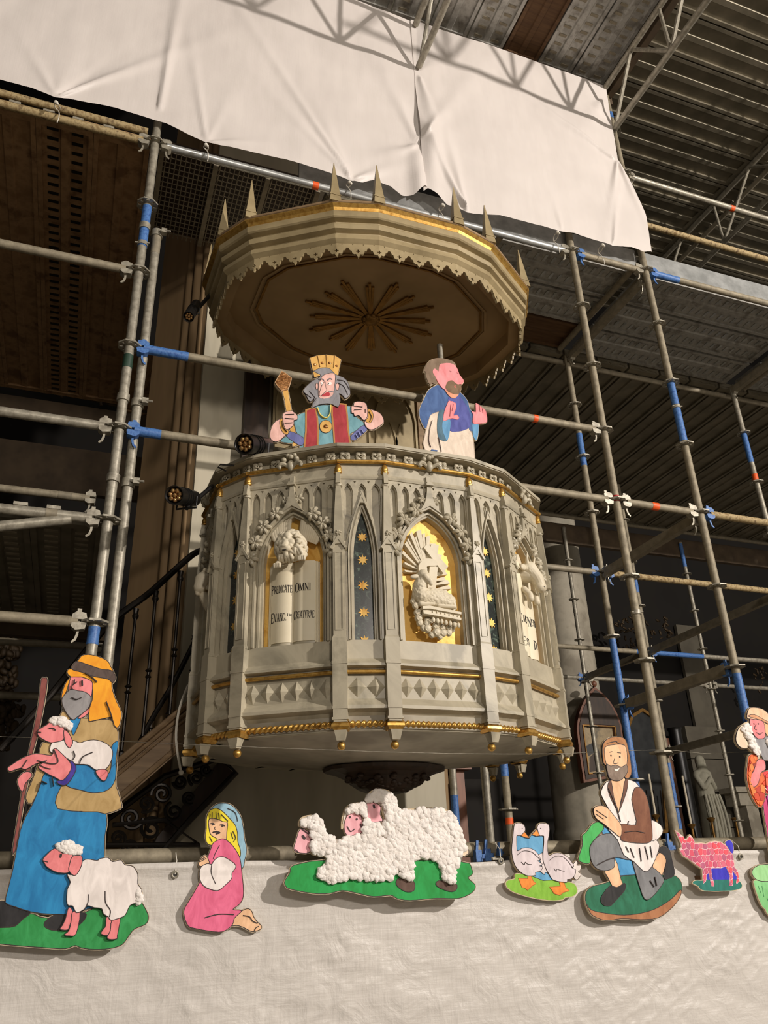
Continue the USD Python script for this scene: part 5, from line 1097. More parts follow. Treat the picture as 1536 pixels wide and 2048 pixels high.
# --- shepherd with lamb and sheep
cutout('shepherd_cutout', 'cut-out of a bearded shepherd in orange headcloth carrying a lamb, sheep at his feet', (0, 1280), 3.2, YT_-.03, [
 ('ground', (38, 148, 72), [(-70, 1850), (0, 1840), (100, 1830), (190, 1750), (300, 1780), (540, 1745), (650, 1690), (880, 1680), (905, 1680), (940, 1740), (950, 1780), (930, 1820), (860, 1850), (820, 1900), (780, 1950), (700, 1975), (600, 1980), (520, 1970), (480, 1955), (420, 1975), (300, 1970), (100, 1955), (0, 1945), (-70, 1930)]),
 ('shoe', (30, 28, 30), [(-40, 1690), (40, 1670), (110, 1700), (195, 1742), (140, 1790), (100, 1825), (0, 1838), (-40, 1830)]), ('shoe', (30, 28, 30), [(300, 1790), (380, 1750), (540, 1745), (540, 1790), (480, 1840), (400, 1855), (330, 1855), (285, 1830)]),
 ('staff', (134, 66, 58), [(263, 257), (285, 243), (304, 257), (283, 410), (244, 600), (204, 740), (192, 860), (158, 1000), (135, 1150), (98, 1350), (80, 1345), (112, 1150), (138, 980), (163, 850), (180, 740), (213, 580), (247, 400)], {'sp': 2}),
 ('waistcoat', (186, 154, 98), [(270, 660), (310, 640), (400, 455), (500, 500), (700, 510), (745, 560), (757, 650), (740, 900), (752, 960), (778, 1050), (770, 1080), (680, 1112), (600, 1112), (520, 1097), (360, 1080), (300, 900), (205, 1045), (165, 1015), (180, 960), (210, 890), (240, 800), (250, 730)], {'sp': 2}),
 ('robe', (18, 128, 186), [(290, 850), (262, 920), (210, 1050), (165, 1130), (130, 1220), (105, 1350), (80, 1480), (50, 1600), (35, 1680), (90, 1705), (200, 1740), (330, 1755), (480, 1750), (560, 1720), (640, 1690), (660, 1500), (668, 1380), (672, 1250), (680, 1115), (540, 1100), (370, 1080), (362, 1000), (395, 930), (370, 890)], {'sp': 2}),
 ('sleeve', (18, 128, 186), [(470, 790), (560, 795), (610, 830), (640, 880), (700, 850), (715, 760), (715, 680), (757, 650), (742, 760), (738, 890), (690, 960), (600, 978), (520, 962), (430, 935), (420, 880)]),
 ('collar', (18, 128, 186), [(440, 515), (500, 488), (515, 510), (495, 560), (470, 610), (455, 570)]),
 ('hand', PK, [(190, 845), (150, 850), (115, 890), (120, 940), (145, 972), (162, 920), (205, 870)]),
 ('neck', PK, [(498, 502), (560, 445), (575, 455), (540, 492)]),
 ('face', PK, [(452, 235), (520, 230), (588, 258), (590, 330), (578, 370), (540, 340), (500, 330), (460, 330), (438, 328), (444, 280)]),
 ('headcloth', (252, 164, 10), [(455, 238), (430, 212), (438, 190), (470, 182), (505, 125), (535, 98), (600, 100), (680, 130), (705, 165), (737, 235), (715, 275), (722, 330), (745, 395), (772, 450), (777, 490), (762, 552), (745, 562), (730, 545), (716, 500), (690, 498), (590, 520), (570, 515), (572, 440), (592, 380), (592, 300), (586, 265), (520, 238)], {'sp': 2}),
 ('headcloth', (252, 164, 10), [(452, 240), (420, 280), (398, 340), (394, 378), (404, 372), (425, 330), (440, 280)]),
 ('head_band', (84, 66, 58), [(460, 188), (488, 140), (560, 160), (650, 190), (712, 198), (740, 238), (722, 275), (690, 252), (600, 235), (520, 207)]),
 ('beard', (148, 144, 144), [(438, 328), (460, 317), (500, 328), (540, 334), (582, 368), (570, 430), (530, 470), (500, 490), (470, 512), (440, 490), (405, 430), (398, 375)]),
 ('lamb_body', WH, [(325, 720), (320, 690), (340, 655), (400, 643), (470, 645), (510, 660), (560, 645), (620, 643), (680, 665), (715, 700), (720, 740), (700, 800), (660, 837), (610, 832), (560, 800), (480, 795), (440, 765), (390, 745)]),
 ('lamb_head', PK, [(240, 595), (250, 575), (300, 545), (330, 525), (400, 560), (415, 590), (405, 640), (350, 657), (310, 655), (252, 622)]), ('lamb_ear', PK, [(410, 578), (440, 598), (465, 650), (457, 680), (440, 692), (414, 650)]),
 ('lamb_foot', PK, [(612, 840), (670, 830), (692, 852), (672, 902), (640, 890)]),
 ('cuff', (62, 42, 150), [(440, 790), (465, 780), (487, 832), (430, 925), (380, 925), (365, 905), (400, 895), (440, 850)]),
 ('hand', PK, [(130, 822), (70, 842), (52, 830), (60, 812), (150, 755), (230, 730), (330, 740), (340, 705), (358, 698), (380, 715), (448, 785), (452, 835), (402, 900), (350, 880), (290, 850), (245, 812), (300, 775), (230, 795), (165, 830)]),
 ('sheep_leg', PK, [(440, 1710), (468, 1745), (445, 1830), (430, 1855), (385, 1850), (400, 1825), (420, 1780)]), ('sheep_leg', PK, [(465, 1740), (512, 1745), (487, 1880), (440, 1892), (412, 1885), (440, 1860), (455, 1800)]), ('sheep_leg', PK, [(682, 1770), (722, 1790), (710, 1870), (690, 1890), (645, 1880), (660, 1850), (675, 1830)]), ('sheep_leg', PK, [(715, 1795), (767, 1775), (750, 1890), (745, 1912), (700, 1915), (685, 1900), (705, 1860)]),
 ('sheep_body', WH, [(525, 1420), (560, 1403), (620, 1412), (640, 1400), (690, 1393), (720, 1420), (770, 1408), (800, 1440), (850, 1450), (880, 1500), (880, 1560), (900, 1590), (905, 1640), (870, 1680), (830, 1700), (800, 1760), (760, 1780), (710, 1792), (690, 1770), (660, 1750), (650, 1720), (600, 1712), (560, 1700), (540, 1722), (490, 1745), (465, 1702), (430, 1692), (430, 1600), (450, 1550), (430, 1500), (470, 1500)]),
 ('sheep_head', PK, [(275, 1405), (300, 1375), (350, 1335), (400, 1365), (470, 1380), (445, 1480), (400, 1492), (350, 1482), (300, 1452), (285, 1428)]), ('sheep_ear', PK, [(465, 1385), (522, 1383), (522, 1440), (495, 1495), (470, 1507), (440, 1475), (447, 1430)]),
 ], [([(460, 372), (490, 384), (520, 372)], .0016), ([(477, 260), (474, 285)], .0022), ([(525, 265), (527, 292)], .0030), ([(492, 272), (462, 295), (464, 318)], .0014), ([(315, 568), (340, 568), (355, 580)], .0018), ([(242, 592), (262, 594)], .0014), ([(465, 770), (480, 745), (470, 715)], .0016), ([(510, 790), (530, 750), (590, 722)], .0019), ([(250, 800), (290, 820), (325, 828)], .0014), ([(345, 705), (372, 780), (330, 795), (240, 775)], .0019), ([(140, 820), (175, 770)], .0017), ([(390, 1375), (388, 1388)], .0040), ([(278, 1415), (305, 1422)], .0014), ([(565, 1630), (562, 1680), (540, 1725)], .0016), ([(672, 1610), (675, 1680), (705, 1730), (700, 1770)], .0016), ([(680, 400), (700, 450), (718, 505)], .0018), ([(545, 215), (580, 235), (618, 272)], .0022), ([(335, 880), (345, 935)], .0014), ([(270, 905), (300, 920)], .0014), ([(245, 965), (258, 915)], .0014)],
 [('wool_cap', [(310, 520), (340, 500), (400, 500), (450, 530), (470, 555), (450, 580), (400, 560), (350, 540)], 16, .013), ('wool_cap', [(355, 1325), (380, 1295), (430, 1285), (490, 1305), (525, 1345), (520, 1380), (460, 1375), (400, 1355)], 22, .014), ('wool_tail', [(870, 1600), (895, 1590), (912, 1640), (895, 1690), (865, 1680), (875, 1640)], 10, .012)])
# --- praying girl
cutout('praying_girl_cutout', 'cut-out of a kneeling blond girl in pink with a pale blue veil', (320, 1540), 4.8, YT_+.01, [
 ('foot', SK, [(735, 1392), (800, 1345), (850, 1332), (882, 1360), (900, 1410), (935, 1460), (972, 1495), (967, 1527), (920, 1547), (870, 1547), (800, 1510), (740, 1492), (690, 1492), (700, 1430)]),
 ('veil', (150, 192, 212), [(480, 385), (540, 330), (610, 318), (680, 335), (740, 390), (780, 460), (800, 560), (810, 660), (832, 770), (812, 870), (800, 930), (775, 945), (762, 860), (700, 700), (640, 450), (560, 375)]),
 ('hair', (248, 224, 40), [(445, 560), (448, 450), (480, 388), (540, 368), (600, 398), (680, 478), (722, 530), (742, 600), (747, 690), (772, 770), (765, 835), (700, 745), (660, 700), (600, 690), (520, 720), (470, 717), (445, 690), (435, 630)]),
 ('face', SK, [(470, 475), (540, 470), (600, 495), (648, 508), (640, 600), (630, 680), (560, 710), (545, 660), (500, 632), (475, 590)]),
 ('dress', (232, 104, 142), [(510, 702), (560, 672), (612, 662), (680, 708), (740, 790), (770, 860), (782, 960), (797, 1100), (797, 1220), (760, 1290), (700, 1338), (782, 1350), (735, 1400), (710, 1430), (690, 1492), (600, 1552), (480, 1547), (340, 1522), (270, 1497), (232, 1400), (235, 1330), (300, 1220), (380, 1080), (440, 960), (460, 830), (490, 750)]),
 ('hand', SK, [(372, 890), (400, 840), (440, 822), (467, 868), (467, 900), (400, 925), (370, 915)]),
 ('sleeve', WH, [(545, 845), (600, 833), (660, 860), (728, 920), (690, 990), (687, 1040), (620, 1110), (550, 1158), (450, 1132), (395, 1082), (378, 1000), (395, 930), (450, 900), (495, 905), (510, 880)]),
 ], [([(510, 598), (540, 592), (572, 602), (540, 612)], .0027, (40, 26, 24)), ([(485, 515), (505, 512), (522, 520)], .0020), ([(578, 528), (598, 526), (618, 536)], .0020), ([(505, 524)], .0035), ([(598, 538)], .0035), ([(528, 548), (522, 566), (534, 570)], .0012), ([(480, 430), (476, 470)], .0014), ([(500, 410), (498, 465)], .0014), ([(535, 405), (540, 470)], .0014), ([(560, 415), (570, 475)], .0014), ([(590, 430), (650, 490)], .0014), ([(700, 590), (725, 650), (705, 690)], .0013), ([(680, 600), (700, 660)], .0013), ([(475, 640), (500, 690)], .0013), ([(495, 910), (490, 990), (530, 1090)], .0016), ([(430, 1418), (560, 1385), (705, 1388)], .0018), ([(650, 370), (720, 410), (745, 490)], .0013), ([(570, 725), (530, 800), (510, 855)], .0013), ([(800, 1395), (860, 1410), (890, 1450), (935, 1470)], .0014), ([(385, 880), (440, 850)], .0016), ([(395, 860), (430, 838)], .0016), ([(905, 1545), (920, 1515), (945, 1500)], .0013)])
# --- three woolly sheep
cutout('woolly_sheep_cutout', 'cut-out of three sheep covered in cotton wool on a bright green base', (560, 1540), 3.84, YT_-.05, [
 ('ground', (8, 152, 62), [(38, 850), (75, 790), (85, 745), (150, 720), (300, 695), (600, 690), (1370, 700), (1470, 760), (1477, 800), (1445, 830), (1497, 880), (1490, 925), (1440, 962), (1360, 987), (1200, 985), (1000, 1002), (900, 987), (850, 962), (720, 972), (600, 947), (480, 925), (380, 947), (250, 947), (80, 915), (40, 885)]),
 ('face', (246, 178, 186), [(160, 448), (235, 495), (230, 560), (224, 635), (130, 632), (106, 605), (120, 550)]), ('face', (246, 178, 186), [(515, 350), (550, 328), (622, 355), (628, 480), (560, 500), (530, 512), (500, 480), (492, 420)]), ('face', (246, 178, 186), [(665, 258), (720, 250), (772, 280), (767, 340), (787, 390), (730, 408), (690, 397), (653, 350)]),
 ('hoof', (92, 66, 52), [(915, 830), (1022, 850), (1027, 925), (960, 932), (893, 880)]), ('hoof', (92, 66, 52), [(1218, 850), (1345, 868), (1352, 920), (1300, 932), (1203, 890)]),
 ('tail_board', (232, 212, 184), [(1400, 550), (1420, 560), (1445, 620), (1440, 645), (1395, 660)]),
 ], [([(175, 508), (188, 525)], .0047), ([(165, 452), (222, 495)], .0018), ([(115, 610), (140, 630)], .0014), ([(536, 362)], .0043), ([(588, 378)], .0043), ([(515, 435), (540, 472), (570, 455)], .0019), ([(620, 420), (632, 480)], .0022), ([(718, 272), (722, 288)], .0047), ([(680, 390), (720, 405), (770, 395)], .0018), ([(662, 262), (655, 330)], .0014)],
 [('cotton_wool', [(270, 800), (300, 760), (340, 700), (350, 665), (250, 645), (228, 590), (235, 490), (180, 440), (145, 425), (165, 370), (240, 350), (300, 375), (335, 430), (345, 480), (440, 540), (500, 512), (560, 505), (640, 480), (700, 490), (860, 560), (900, 700), (890, 780), (830, 850), (700, 850), (560, 835), (380, 870), (320, 850)], 260, .0165),
  ('cotton_wool', [(662, 235), (680, 185), (740, 150), (830, 160), (875, 210), (900, 290), (950, 305), (1100, 290), (1250, 300), (1330, 350), (1390, 480), (1412, 560), (1420, 600), (1390, 650), (1370, 710), (1350, 800), (1335, 865), (1250, 862), (1225, 780), (1200, 700), (1100, 685), (1030, 700), (1022, 855), (960, 845), (915, 825), (890, 700), (820, 560), (765, 420), (795, 390), (775, 280), (720, 248)], 330, .0170),
  ('cotton_wool', [(475, 450), (480, 370), (510, 290), (570, 258), (650, 265), (662, 350), (700, 410), (760, 415), (790, 500), (640, 500), (640, 400), (625, 350), (550, 322), (515, 345), (488, 420)], 64, .0150)], out=(58, 40, 40))
# --- pair of geese
OR = (240, 142, 44)
cutout('geese_cutout', 'cut-out of two white geese face to face on a light green base', (980, 1620), 7.68, YT_, [
 ('ground', (134, 190, 50), [(250, 1110), (290, 1080), (380, 1060), (388, 990), (450, 980), (560, 1000), (640, 1020), (820, 1060), (960, 1065), (1100, 1100), (1200, 1108), (1290, 1138), (1332, 1200), (1332, 1270), (1270, 1322), (1150, 1342), (1120, 1372), (980, 1387), (800, 1372), (600, 1332), (430, 1282), (320, 1232), (258, 1172)], {'line': False}),
 ('blue_backing', (96, 164, 206), [(403, 395), (480, 392), (600, 437), (640, 375), (760, 395), (820, 405), (810, 640), (870, 960), (960, 1075), (820, 1085), (640, 1015), (700, 950), (690, 620), (580, 590), (480, 600), (408, 630)], {'sp': 1}),
 ('foot', OR, [(580, 1005), (622, 1005), (662, 1090), (707, 1132), (650, 1160), (575, 1232), (530, 1195), (490, 1190), (460, 1110), (435, 1050), (580, 1055)], {'sp': 1, 'lc': (190, 84, 24)}), ('foot', OR, [(1058, 1095), (1130, 1105), (1162, 1195), (1217, 1242), (1130, 1262), (1070, 1312), (980, 1282), (950, 1230), (913, 1185), (1080, 1170)], {'sp': 1, 'lc': (190, 84, 24)}),
 ('tail', (228, 214, 212), [(740, 690), (800, 655), (812, 760), (860, 920), (882, 962), (842, 958), (832, 992), (770, 950), (800, 880)], {'sp': 1}), ('tail', (234, 222, 214), [(1265, 860), (1310, 785), (1342, 800), (1330, 850), (1392, 850), (1382, 920), (1350, 950), (1392, 980), (1372, 1030), (1330, 1072), (1285, 1040), (1295, 950)]),
 ('goose_body', (222, 208, 210), [(360, 290), (370, 230), (400, 204), (470, 204), (520, 240), (537, 290), (525, 340), (470, 392), (408, 392), (402, 450), (412, 628), (480, 592), (580, 580), (680, 620), (740, 690), (770, 765), (725, 780), (800, 830), (755, 860), (802, 872), (770, 940), (690, 958), (695, 1000), (620, 1012), (540, 1000), (450, 940), (380, 850), (340, 720), (330, 600), (342, 450)], {'sp': 2}),
 ('goose_body', (222, 208, 210), [(720, 275), (750, 213), (820, 204), (890, 225), (906, 300), (896, 400), (876, 500), (880, 630), (902, 702), (980, 664), (1080, 664), (1180, 720), (1240, 790), (1282, 862), (1240, 885), (1312, 920), (1290, 1012), (1230, 1062), (1180, 1065), (1175, 1112), (1080, 1102), (960, 1072), (900, 982), (850, 892), (808, 760), (815, 600), (822, 400), (760, 397)], {'sp': 2}),
 ('beak', OR, [(470, 395), (525, 335), (600, 432), (540, 425)], {'sp': 1}), ('beak', OR, [(638, 377), (710, 300), (757, 395), (700, 402)], {'sp': 1}),
 ], [([(490, 285)], .0017), ([(770, 283)], .0020), ([(415, 690), (500, 630), (620, 640), (700, 700), (770, 765)], .0009), ([(475, 800), (520, 842), (535, 800), (570, 830), (630, 836)], .0009), ([(910, 770), (1000, 712), (1100, 715), (1180, 780), (1250, 870)], .0009), ([(975, 900), (1010, 942), (1020, 908), (1070, 925), (1135, 942)], .0009)], lw=.0010)
# --- kneeling man
cutout('kneeling_man_cutout', 'cut-out of a kneeling bearded man in white and brown with folded hands', (980, 1440), 2.7626, YT_-.01, [
 ('ground', (18, 110, 76), [(528, 960), (560, 922), (640, 900), (740, 860), (800, 850), (1000, 860), (1032, 868), (1057, 900), (1055, 960), (1000, 1010), (920, 1060), (840, 1085), (740, 1090), (640, 1085), (560, 1062), (530, 1010)]),
 ('ground_edge', (176, 116, 74), [(532, 1015), (560, 1050), (640, 1068), (740, 1078), (840, 1066), (920, 1040), (1000, 990), (1052, 938), (1052, 970), (1012, 1030), (930, 1092), (830, 1102), (730, 1097), (640, 1107), (570, 1082), (545, 1050)]),
 ('blue_backing', (70, 152, 204), [(600, 580), (650, 600), (780, 775), (805, 855), (715, 860), (690, 770)], {'sp': 1}),
 ('bag', (62, 178, 84), [(488, 765), (510, 690), (508, 640), (530, 620), (568, 572), (610, 566), (628, 600), (585, 650), (560, 700), (553, 760), (548, 792), (510, 788)]),
 ('leg', SK, [(635, 830), (690, 770), (722, 880), (738, 925), (690, 938), (650, 870)]), ('leg', SK, [(895, 815), (930, 735), (972, 755), (962, 820), (940, 862)]),
 ('shoe', (34, 32, 32), [(660, 918), (700, 925), (742, 902), (742, 940), (690, 1000), (660, 1027), (620, 1017), (613, 980)]), ('shoe', (34, 32, 32), [(928, 722), (950, 698), (987, 715), (1002, 770), (1017, 850), (990, 872), (958, 872), (972, 790), (962, 750)]),
 ('trousers', (122, 122, 124), [(558, 685), (600, 640), (660, 628), (700, 648), (730, 720), (765, 772), (690, 758), (684, 812), (640, 832), (590, 822), (560, 785), (549, 725)]), ('trousers', (122, 122, 124), [(788, 782), (850, 838), (890, 812), (953, 870), (947, 910), (890, 980), (850, 987), (818, 900), (800, 840)]),
 ('pouch', WH, [(880, 556), (930, 573), (952, 610), (932, 650), (895, 675), (880, 640)]),
 ('shirt', WH, [(610, 395), (640, 342), (700, 330), (770, 332), (822, 370), (850, 500), (880, 660), (912, 662), (932, 690), (920, 740), (900, 790), (872, 832), (840, 832), (790, 782), (735, 745), (700, 660), (650, 605), (700, 590), (640, 470), (618, 430)], {'sp': 2}),
 ('chest', SK, [(662, 325), (738, 320), (738, 370), (720, 440), (706, 515), (690, 470), (670, 400)]),
 ('lapel', (108, 66, 44), [(645, 372), (664, 335), (680, 430), (705, 508), (665, 440)]), ('lapel', (108, 66, 44), [(738, 345), (756, 328), (750, 395), (708, 508), (728, 420)]),
 ('sleeve', (124, 72, 42), [(790, 388), (805, 372), (832, 380), (862, 430), (882, 530), (892, 640), (882, 672), (840, 682), (740, 672), (716, 652), (716, 576), (800, 580), (790, 500), (778, 440)]),
 ('hand', SK, [(568, 490), (600, 474), (640, 484), (680, 530), (720, 585), (716, 645), (680, 622), (620, 572), (578, 540)]),
 ('hair', (176, 118, 66), [(618, 210), (618, 140), (648, 104), (700, 94), (742, 110), (762, 180), (772, 240), (774, 300), (745, 325), (700, 250), (632, 250)]),
 ('face', SK, [(630, 152), (680, 138), (738, 142), (752, 200), (748, 260), (735, 310), (690, 335), (652, 320), (640, 260), (628, 200)]),
 ('beard', (132, 112, 96), [(638, 245), (660, 256), (690, 250), (720, 262), (748, 248), (752, 290), (722, 330), (690, 337), (658, 325), (644, 290)]),
 ], [([(662, 198)], .0043), ([(711, 205)], .0047), ([(655, 180), (668, 176)], .0016), ([(698, 182), (716, 184)], .0016), ([(682, 215), (676, 240), (690, 243), (702, 238)], .0014), ([(680, 270), (693, 274), (708, 266), (700, 282), (684, 281)], .0022, (244, 240, 232), 'teeth'), ([(640, 130), (690, 120), (700, 130), (735, 140)], .0018), ([(770, 710), (790, 760)], .0018), ([(820, 710), (830, 780)], .0018), ([(850, 700), (868, 770)], .0018), ([(880, 700), (890, 760)], .0018), ([(745, 700), (760, 730)], .0018), ([(580, 500), (640, 540)], .0014), ([(578, 520), (620, 548)], .0014), ([(650, 380), (690, 480), (715, 560)], .0019), ([(590, 800), (650, 770), (690, 760)], .0018), ([(880, 890), (900, 920)], .0022), ([(905, 870), (915, 915)], .0022), ([(740, 620), (800, 615), (850, 625)], .0014), ([(755, 575), (760, 560)], .0014)])
# --- pink mosaic pig
pig_o, pig_s = (1340, 1640), 7.837
pig_body = [(80, 165), (140, 210), (215, 270), (225, 310), (265, 300), (310, 230), (350, 280), (390, 370), (480, 360), (560, 375), (620, 345), (700, 335), (790, 345), (870, 400), (920, 480), (975, 530), (1000, 640), (1005, 740), (1060, 800), (1075, 900), (1080, 960), (1050, 1000), (1030, 990), (1045, 890), (970, 790), (985, 870), (980, 1030), (920, 1035), (935, 880), (870, 730), (800, 755), (680, 755), (640, 760), (660, 900), (690, 990), (680, 1045), (645, 1040), (620, 920), (600, 830), (565, 870), (560, 960), (520, 1000), (510, 880), (505, 770), (400, 700), (290, 610), (200, 560), (160, 500), (150, 460), (180, 430), (170, 370), (120, 260)]
YPg = YT_-.025
pg = cutout('pig_cutout', 'cut-out of a pink pig made of paper mosaic with a blue curled tail', pig_o, pig_s, YPg, [
 ('base', (8, 112, 98), [(358, 990), (400, 950), (520, 950), (700, 925), (1000, 920), (1080, 955), (1127, 1020), (1100, 1072), (1000, 1100), (800, 1112), (560, 1107), (480, 1082), (440, 1032)], {'line': False}),
 ('blue_backing', (46, 38, 190), [(570, 860), (640, 760), (860, 720), (1040, 830), (1040, 930), (800, 935), (575, 935)], {'line': False, 'sp': 1}),
 ('tail', (46, 38, 190), [(865, 365), (880, 335), (930, 318), (970, 350), (992, 420), (992, 490), (965, 528), (940, 480), (905, 430)], {'line': False}),
 ('pig_body', (244, 196, 200), pig_body, {'line': False, 'sp': 1})], [], out=None)
from scipy.spatial import Voronoi
def mosaic(t, o, sc, Y, pts, cell, tones, seed, h=.0032, sp=1, gap=.0016):
    f = frY(Y); q = [(o[0]+x/sc, o[1]+y/sc) for x, y in pts]; q = [(float(atY(x, y, Y)[0]), float(atY(x, y, Y)[2])) for x, y in q]
    P_ = Polygon(spline(q, sp, True) if sp > 1 else q).buffer(0).buffer(-.002); rg = np.random.default_rng(seed); x0, z0, x1, z1 = P_.bounds; sd = []
    for a in np.arange(x0-.1, x1+.1, cell):
        for j, b in enumerate(np.arange(z0-.1, z1+.1, cell*1.08)): sd.append((a+cell/2*(j % 2)+rg.uniform(-.25, .25)*cell, b+rg.uniform(-.22, .22)*cell))
    vo = Voronoi(np.array(sd))
    for ri in vo.point_region:
        reg = vo.regions[ri]
        if not reg or -1 in reg: continue
        for g in polys(Polygon(vo.vertices[reg]).buffer(-gap).intersection(P_)):
            if g.area > 4e-5: obj('paper_piece', f.ext(g, 0, h), paint(tones[rg.integers(len(tones))], 8), t, smooth=False)
mosaic(pg, pig_o, pig_s, YPg, pig_body, .026, [(226, 88, 112), (202, 84, 118), (236, 80, 96), (186, 92, 124), (222, 106, 130)], 17)
# --- woman or old shepherd with lamb at the right edge
ph = cutout('peach_hat_cutout', 'cut-out of a smiling figure in a peach hat, cut by the right edge', (1400, 1400), 4.654, YT_-.02, [
 ('skirt', (206, 62, 122), [(588, 960), (650, 870), (760, 860), (790, 1000), (790, 1560), (700, 1520), (650, 1400), (620, 1200)], {'sp': 2}),
 ('dress', (214, 58, 56), [(555, 700), (620, 660), (760, 660), (770, 900), (660, 890), (590, 840)], {'sp': 2}),
 ('sleeve', (216, 96, 40), [(455, 515), (525, 515), (545, 600), (600, 720), (608, 860), (592, 955), (560, 1002), (520, 972), (470, 880), (442, 780), (432, 700), (440, 600)]),
 ('sleeve_trim', (232, 212, 190), [(455, 770), (480, 790), (548, 930), (600, 870), (604, 890), (552, 965), (530, 940)], {'sp': 1}),
 ('hair', (236, 178, 128), [(555, 200), (700, 240), (720, 340), (625, 335), (585, 240)]), ('neck_scarf', (140, 138, 140), [(492, 335), (530, 358), (600, 340), (680, 360), (680, 520), (600, 562), (560, 500), (510, 400)]),
 ('hand', PK, [(530, 560), (590, 558), (607, 640), (562, 680), (540, 770), (500, 812), (470, 780), (468, 710), (500, 650)]),
 ('face', PK, [(458, 180), (540, 185), (588, 208), (602, 340), (560, 362), (520, 352), (480, 290)]),
 ('hat', (242, 190, 152), [(433, 165), (443, 100), (470, 73), (560, 80), (620, 118), (660, 180), (720, 240), (640, 230), (560, 190), (470, 178)]), ('hat_band', (206, 146, 100), [(440, 150), (500, 138), (600, 190), (680, 232), (640, 228), (560, 190), (480, 166)]),
 ('lamb_ear', (236, 212, 184), [(328, 360), (350, 272), (390, 240), (405, 330), (452, 430), (400, 452), (350, 422)]),
 ], [([(495, 220), (498, 228)], .0022), ([(535, 218), (538, 226)], .0022), ([(515, 230), (500, 265), (520, 280)], .0013), ([(520, 305), (550, 320), (575, 305)], .0016), ([(470, 530), (500, 560), (470, 600)], .0029, (200, 60, 30)), ([(480, 830), (520, 850)], .0029, (90, 40, 30)), ([(540, 870), (575, 890)], .0029, (90, 40, 30)), ([(575, 945), (590, 930)], .0029, (120, 150, 50)), ([(600, 820), (650, 860), (760, 850)], .0022, (240, 220, 210)), ([(620, 900), (640, 1000), (640, 1200)], .0036, (160, 60, 150))],
 [('wool', [(370, 262), (420, 215), (460, 220), (475, 330), (520, 400), (555, 470), (545, 540), (505, 500), (450, 450), (440, 390), (385, 300)], 26, .015), ('wool', [(610, 370), (640, 360), (660, 440), (620, 430)], 5, .012)])
SLV = [(460, 525), (515, 525), (520, 600), (480, 660), (465, 760), (500, 830), (545, 800), (600, 740), (602, 860), (588, 950), (560, 992), (525, 965), (476, 876), (450, 780), (440, 700), (448, 600)]
mosaic(ph, (1400, 1400), 4.654, YT_-.02, SLV, .034, [(214, 74, 36), (232, 112, 44), (196, 60, 40), (226, 132, 60), (150, 52, 36)], 5, h=.0068, gap=.0012)
mosaic(ph, (1400, 1400), 4.654, YT_-.02, [(600, 700), (640, 665), (760, 665), (770, 900), (660, 890), (610, 840)], .04, [(206, 46, 56), (222, 66, 60), (214, 60, 110), (236, 110, 80)], 6, h=.0068, gap=.001)
cutout('green_figure_cutout', 'cut-out of a pale green kneeling shape cut by the lower right edge', (1340, 1640), 7.837, YT_+.005, [
 ('body', (128, 200, 128), [(1322, 950), (1480, 968), (1700, 930), (1760, 1500), (1600, 1520), (1520, 1450), (1500, 1400), (1440, 1340), (1380, 1200), (1332, 1050)], {'line': False}),
 ('head', (150, 208, 140), [(1283, 835), (1308, 760), (1370, 718), (1440, 698), (1600, 698), (1700, 760), (1700, 930), (1480, 962), (1350, 932)])], [([(1380, 1030), (1420, 1140)], .0014, (70, 140, 84)), ([(1440, 1040), (1470, 1200)], .0014, (70, 140, 84)), ([(1520, 1230), (1560, 1300)], .0014, (70, 140, 84))])
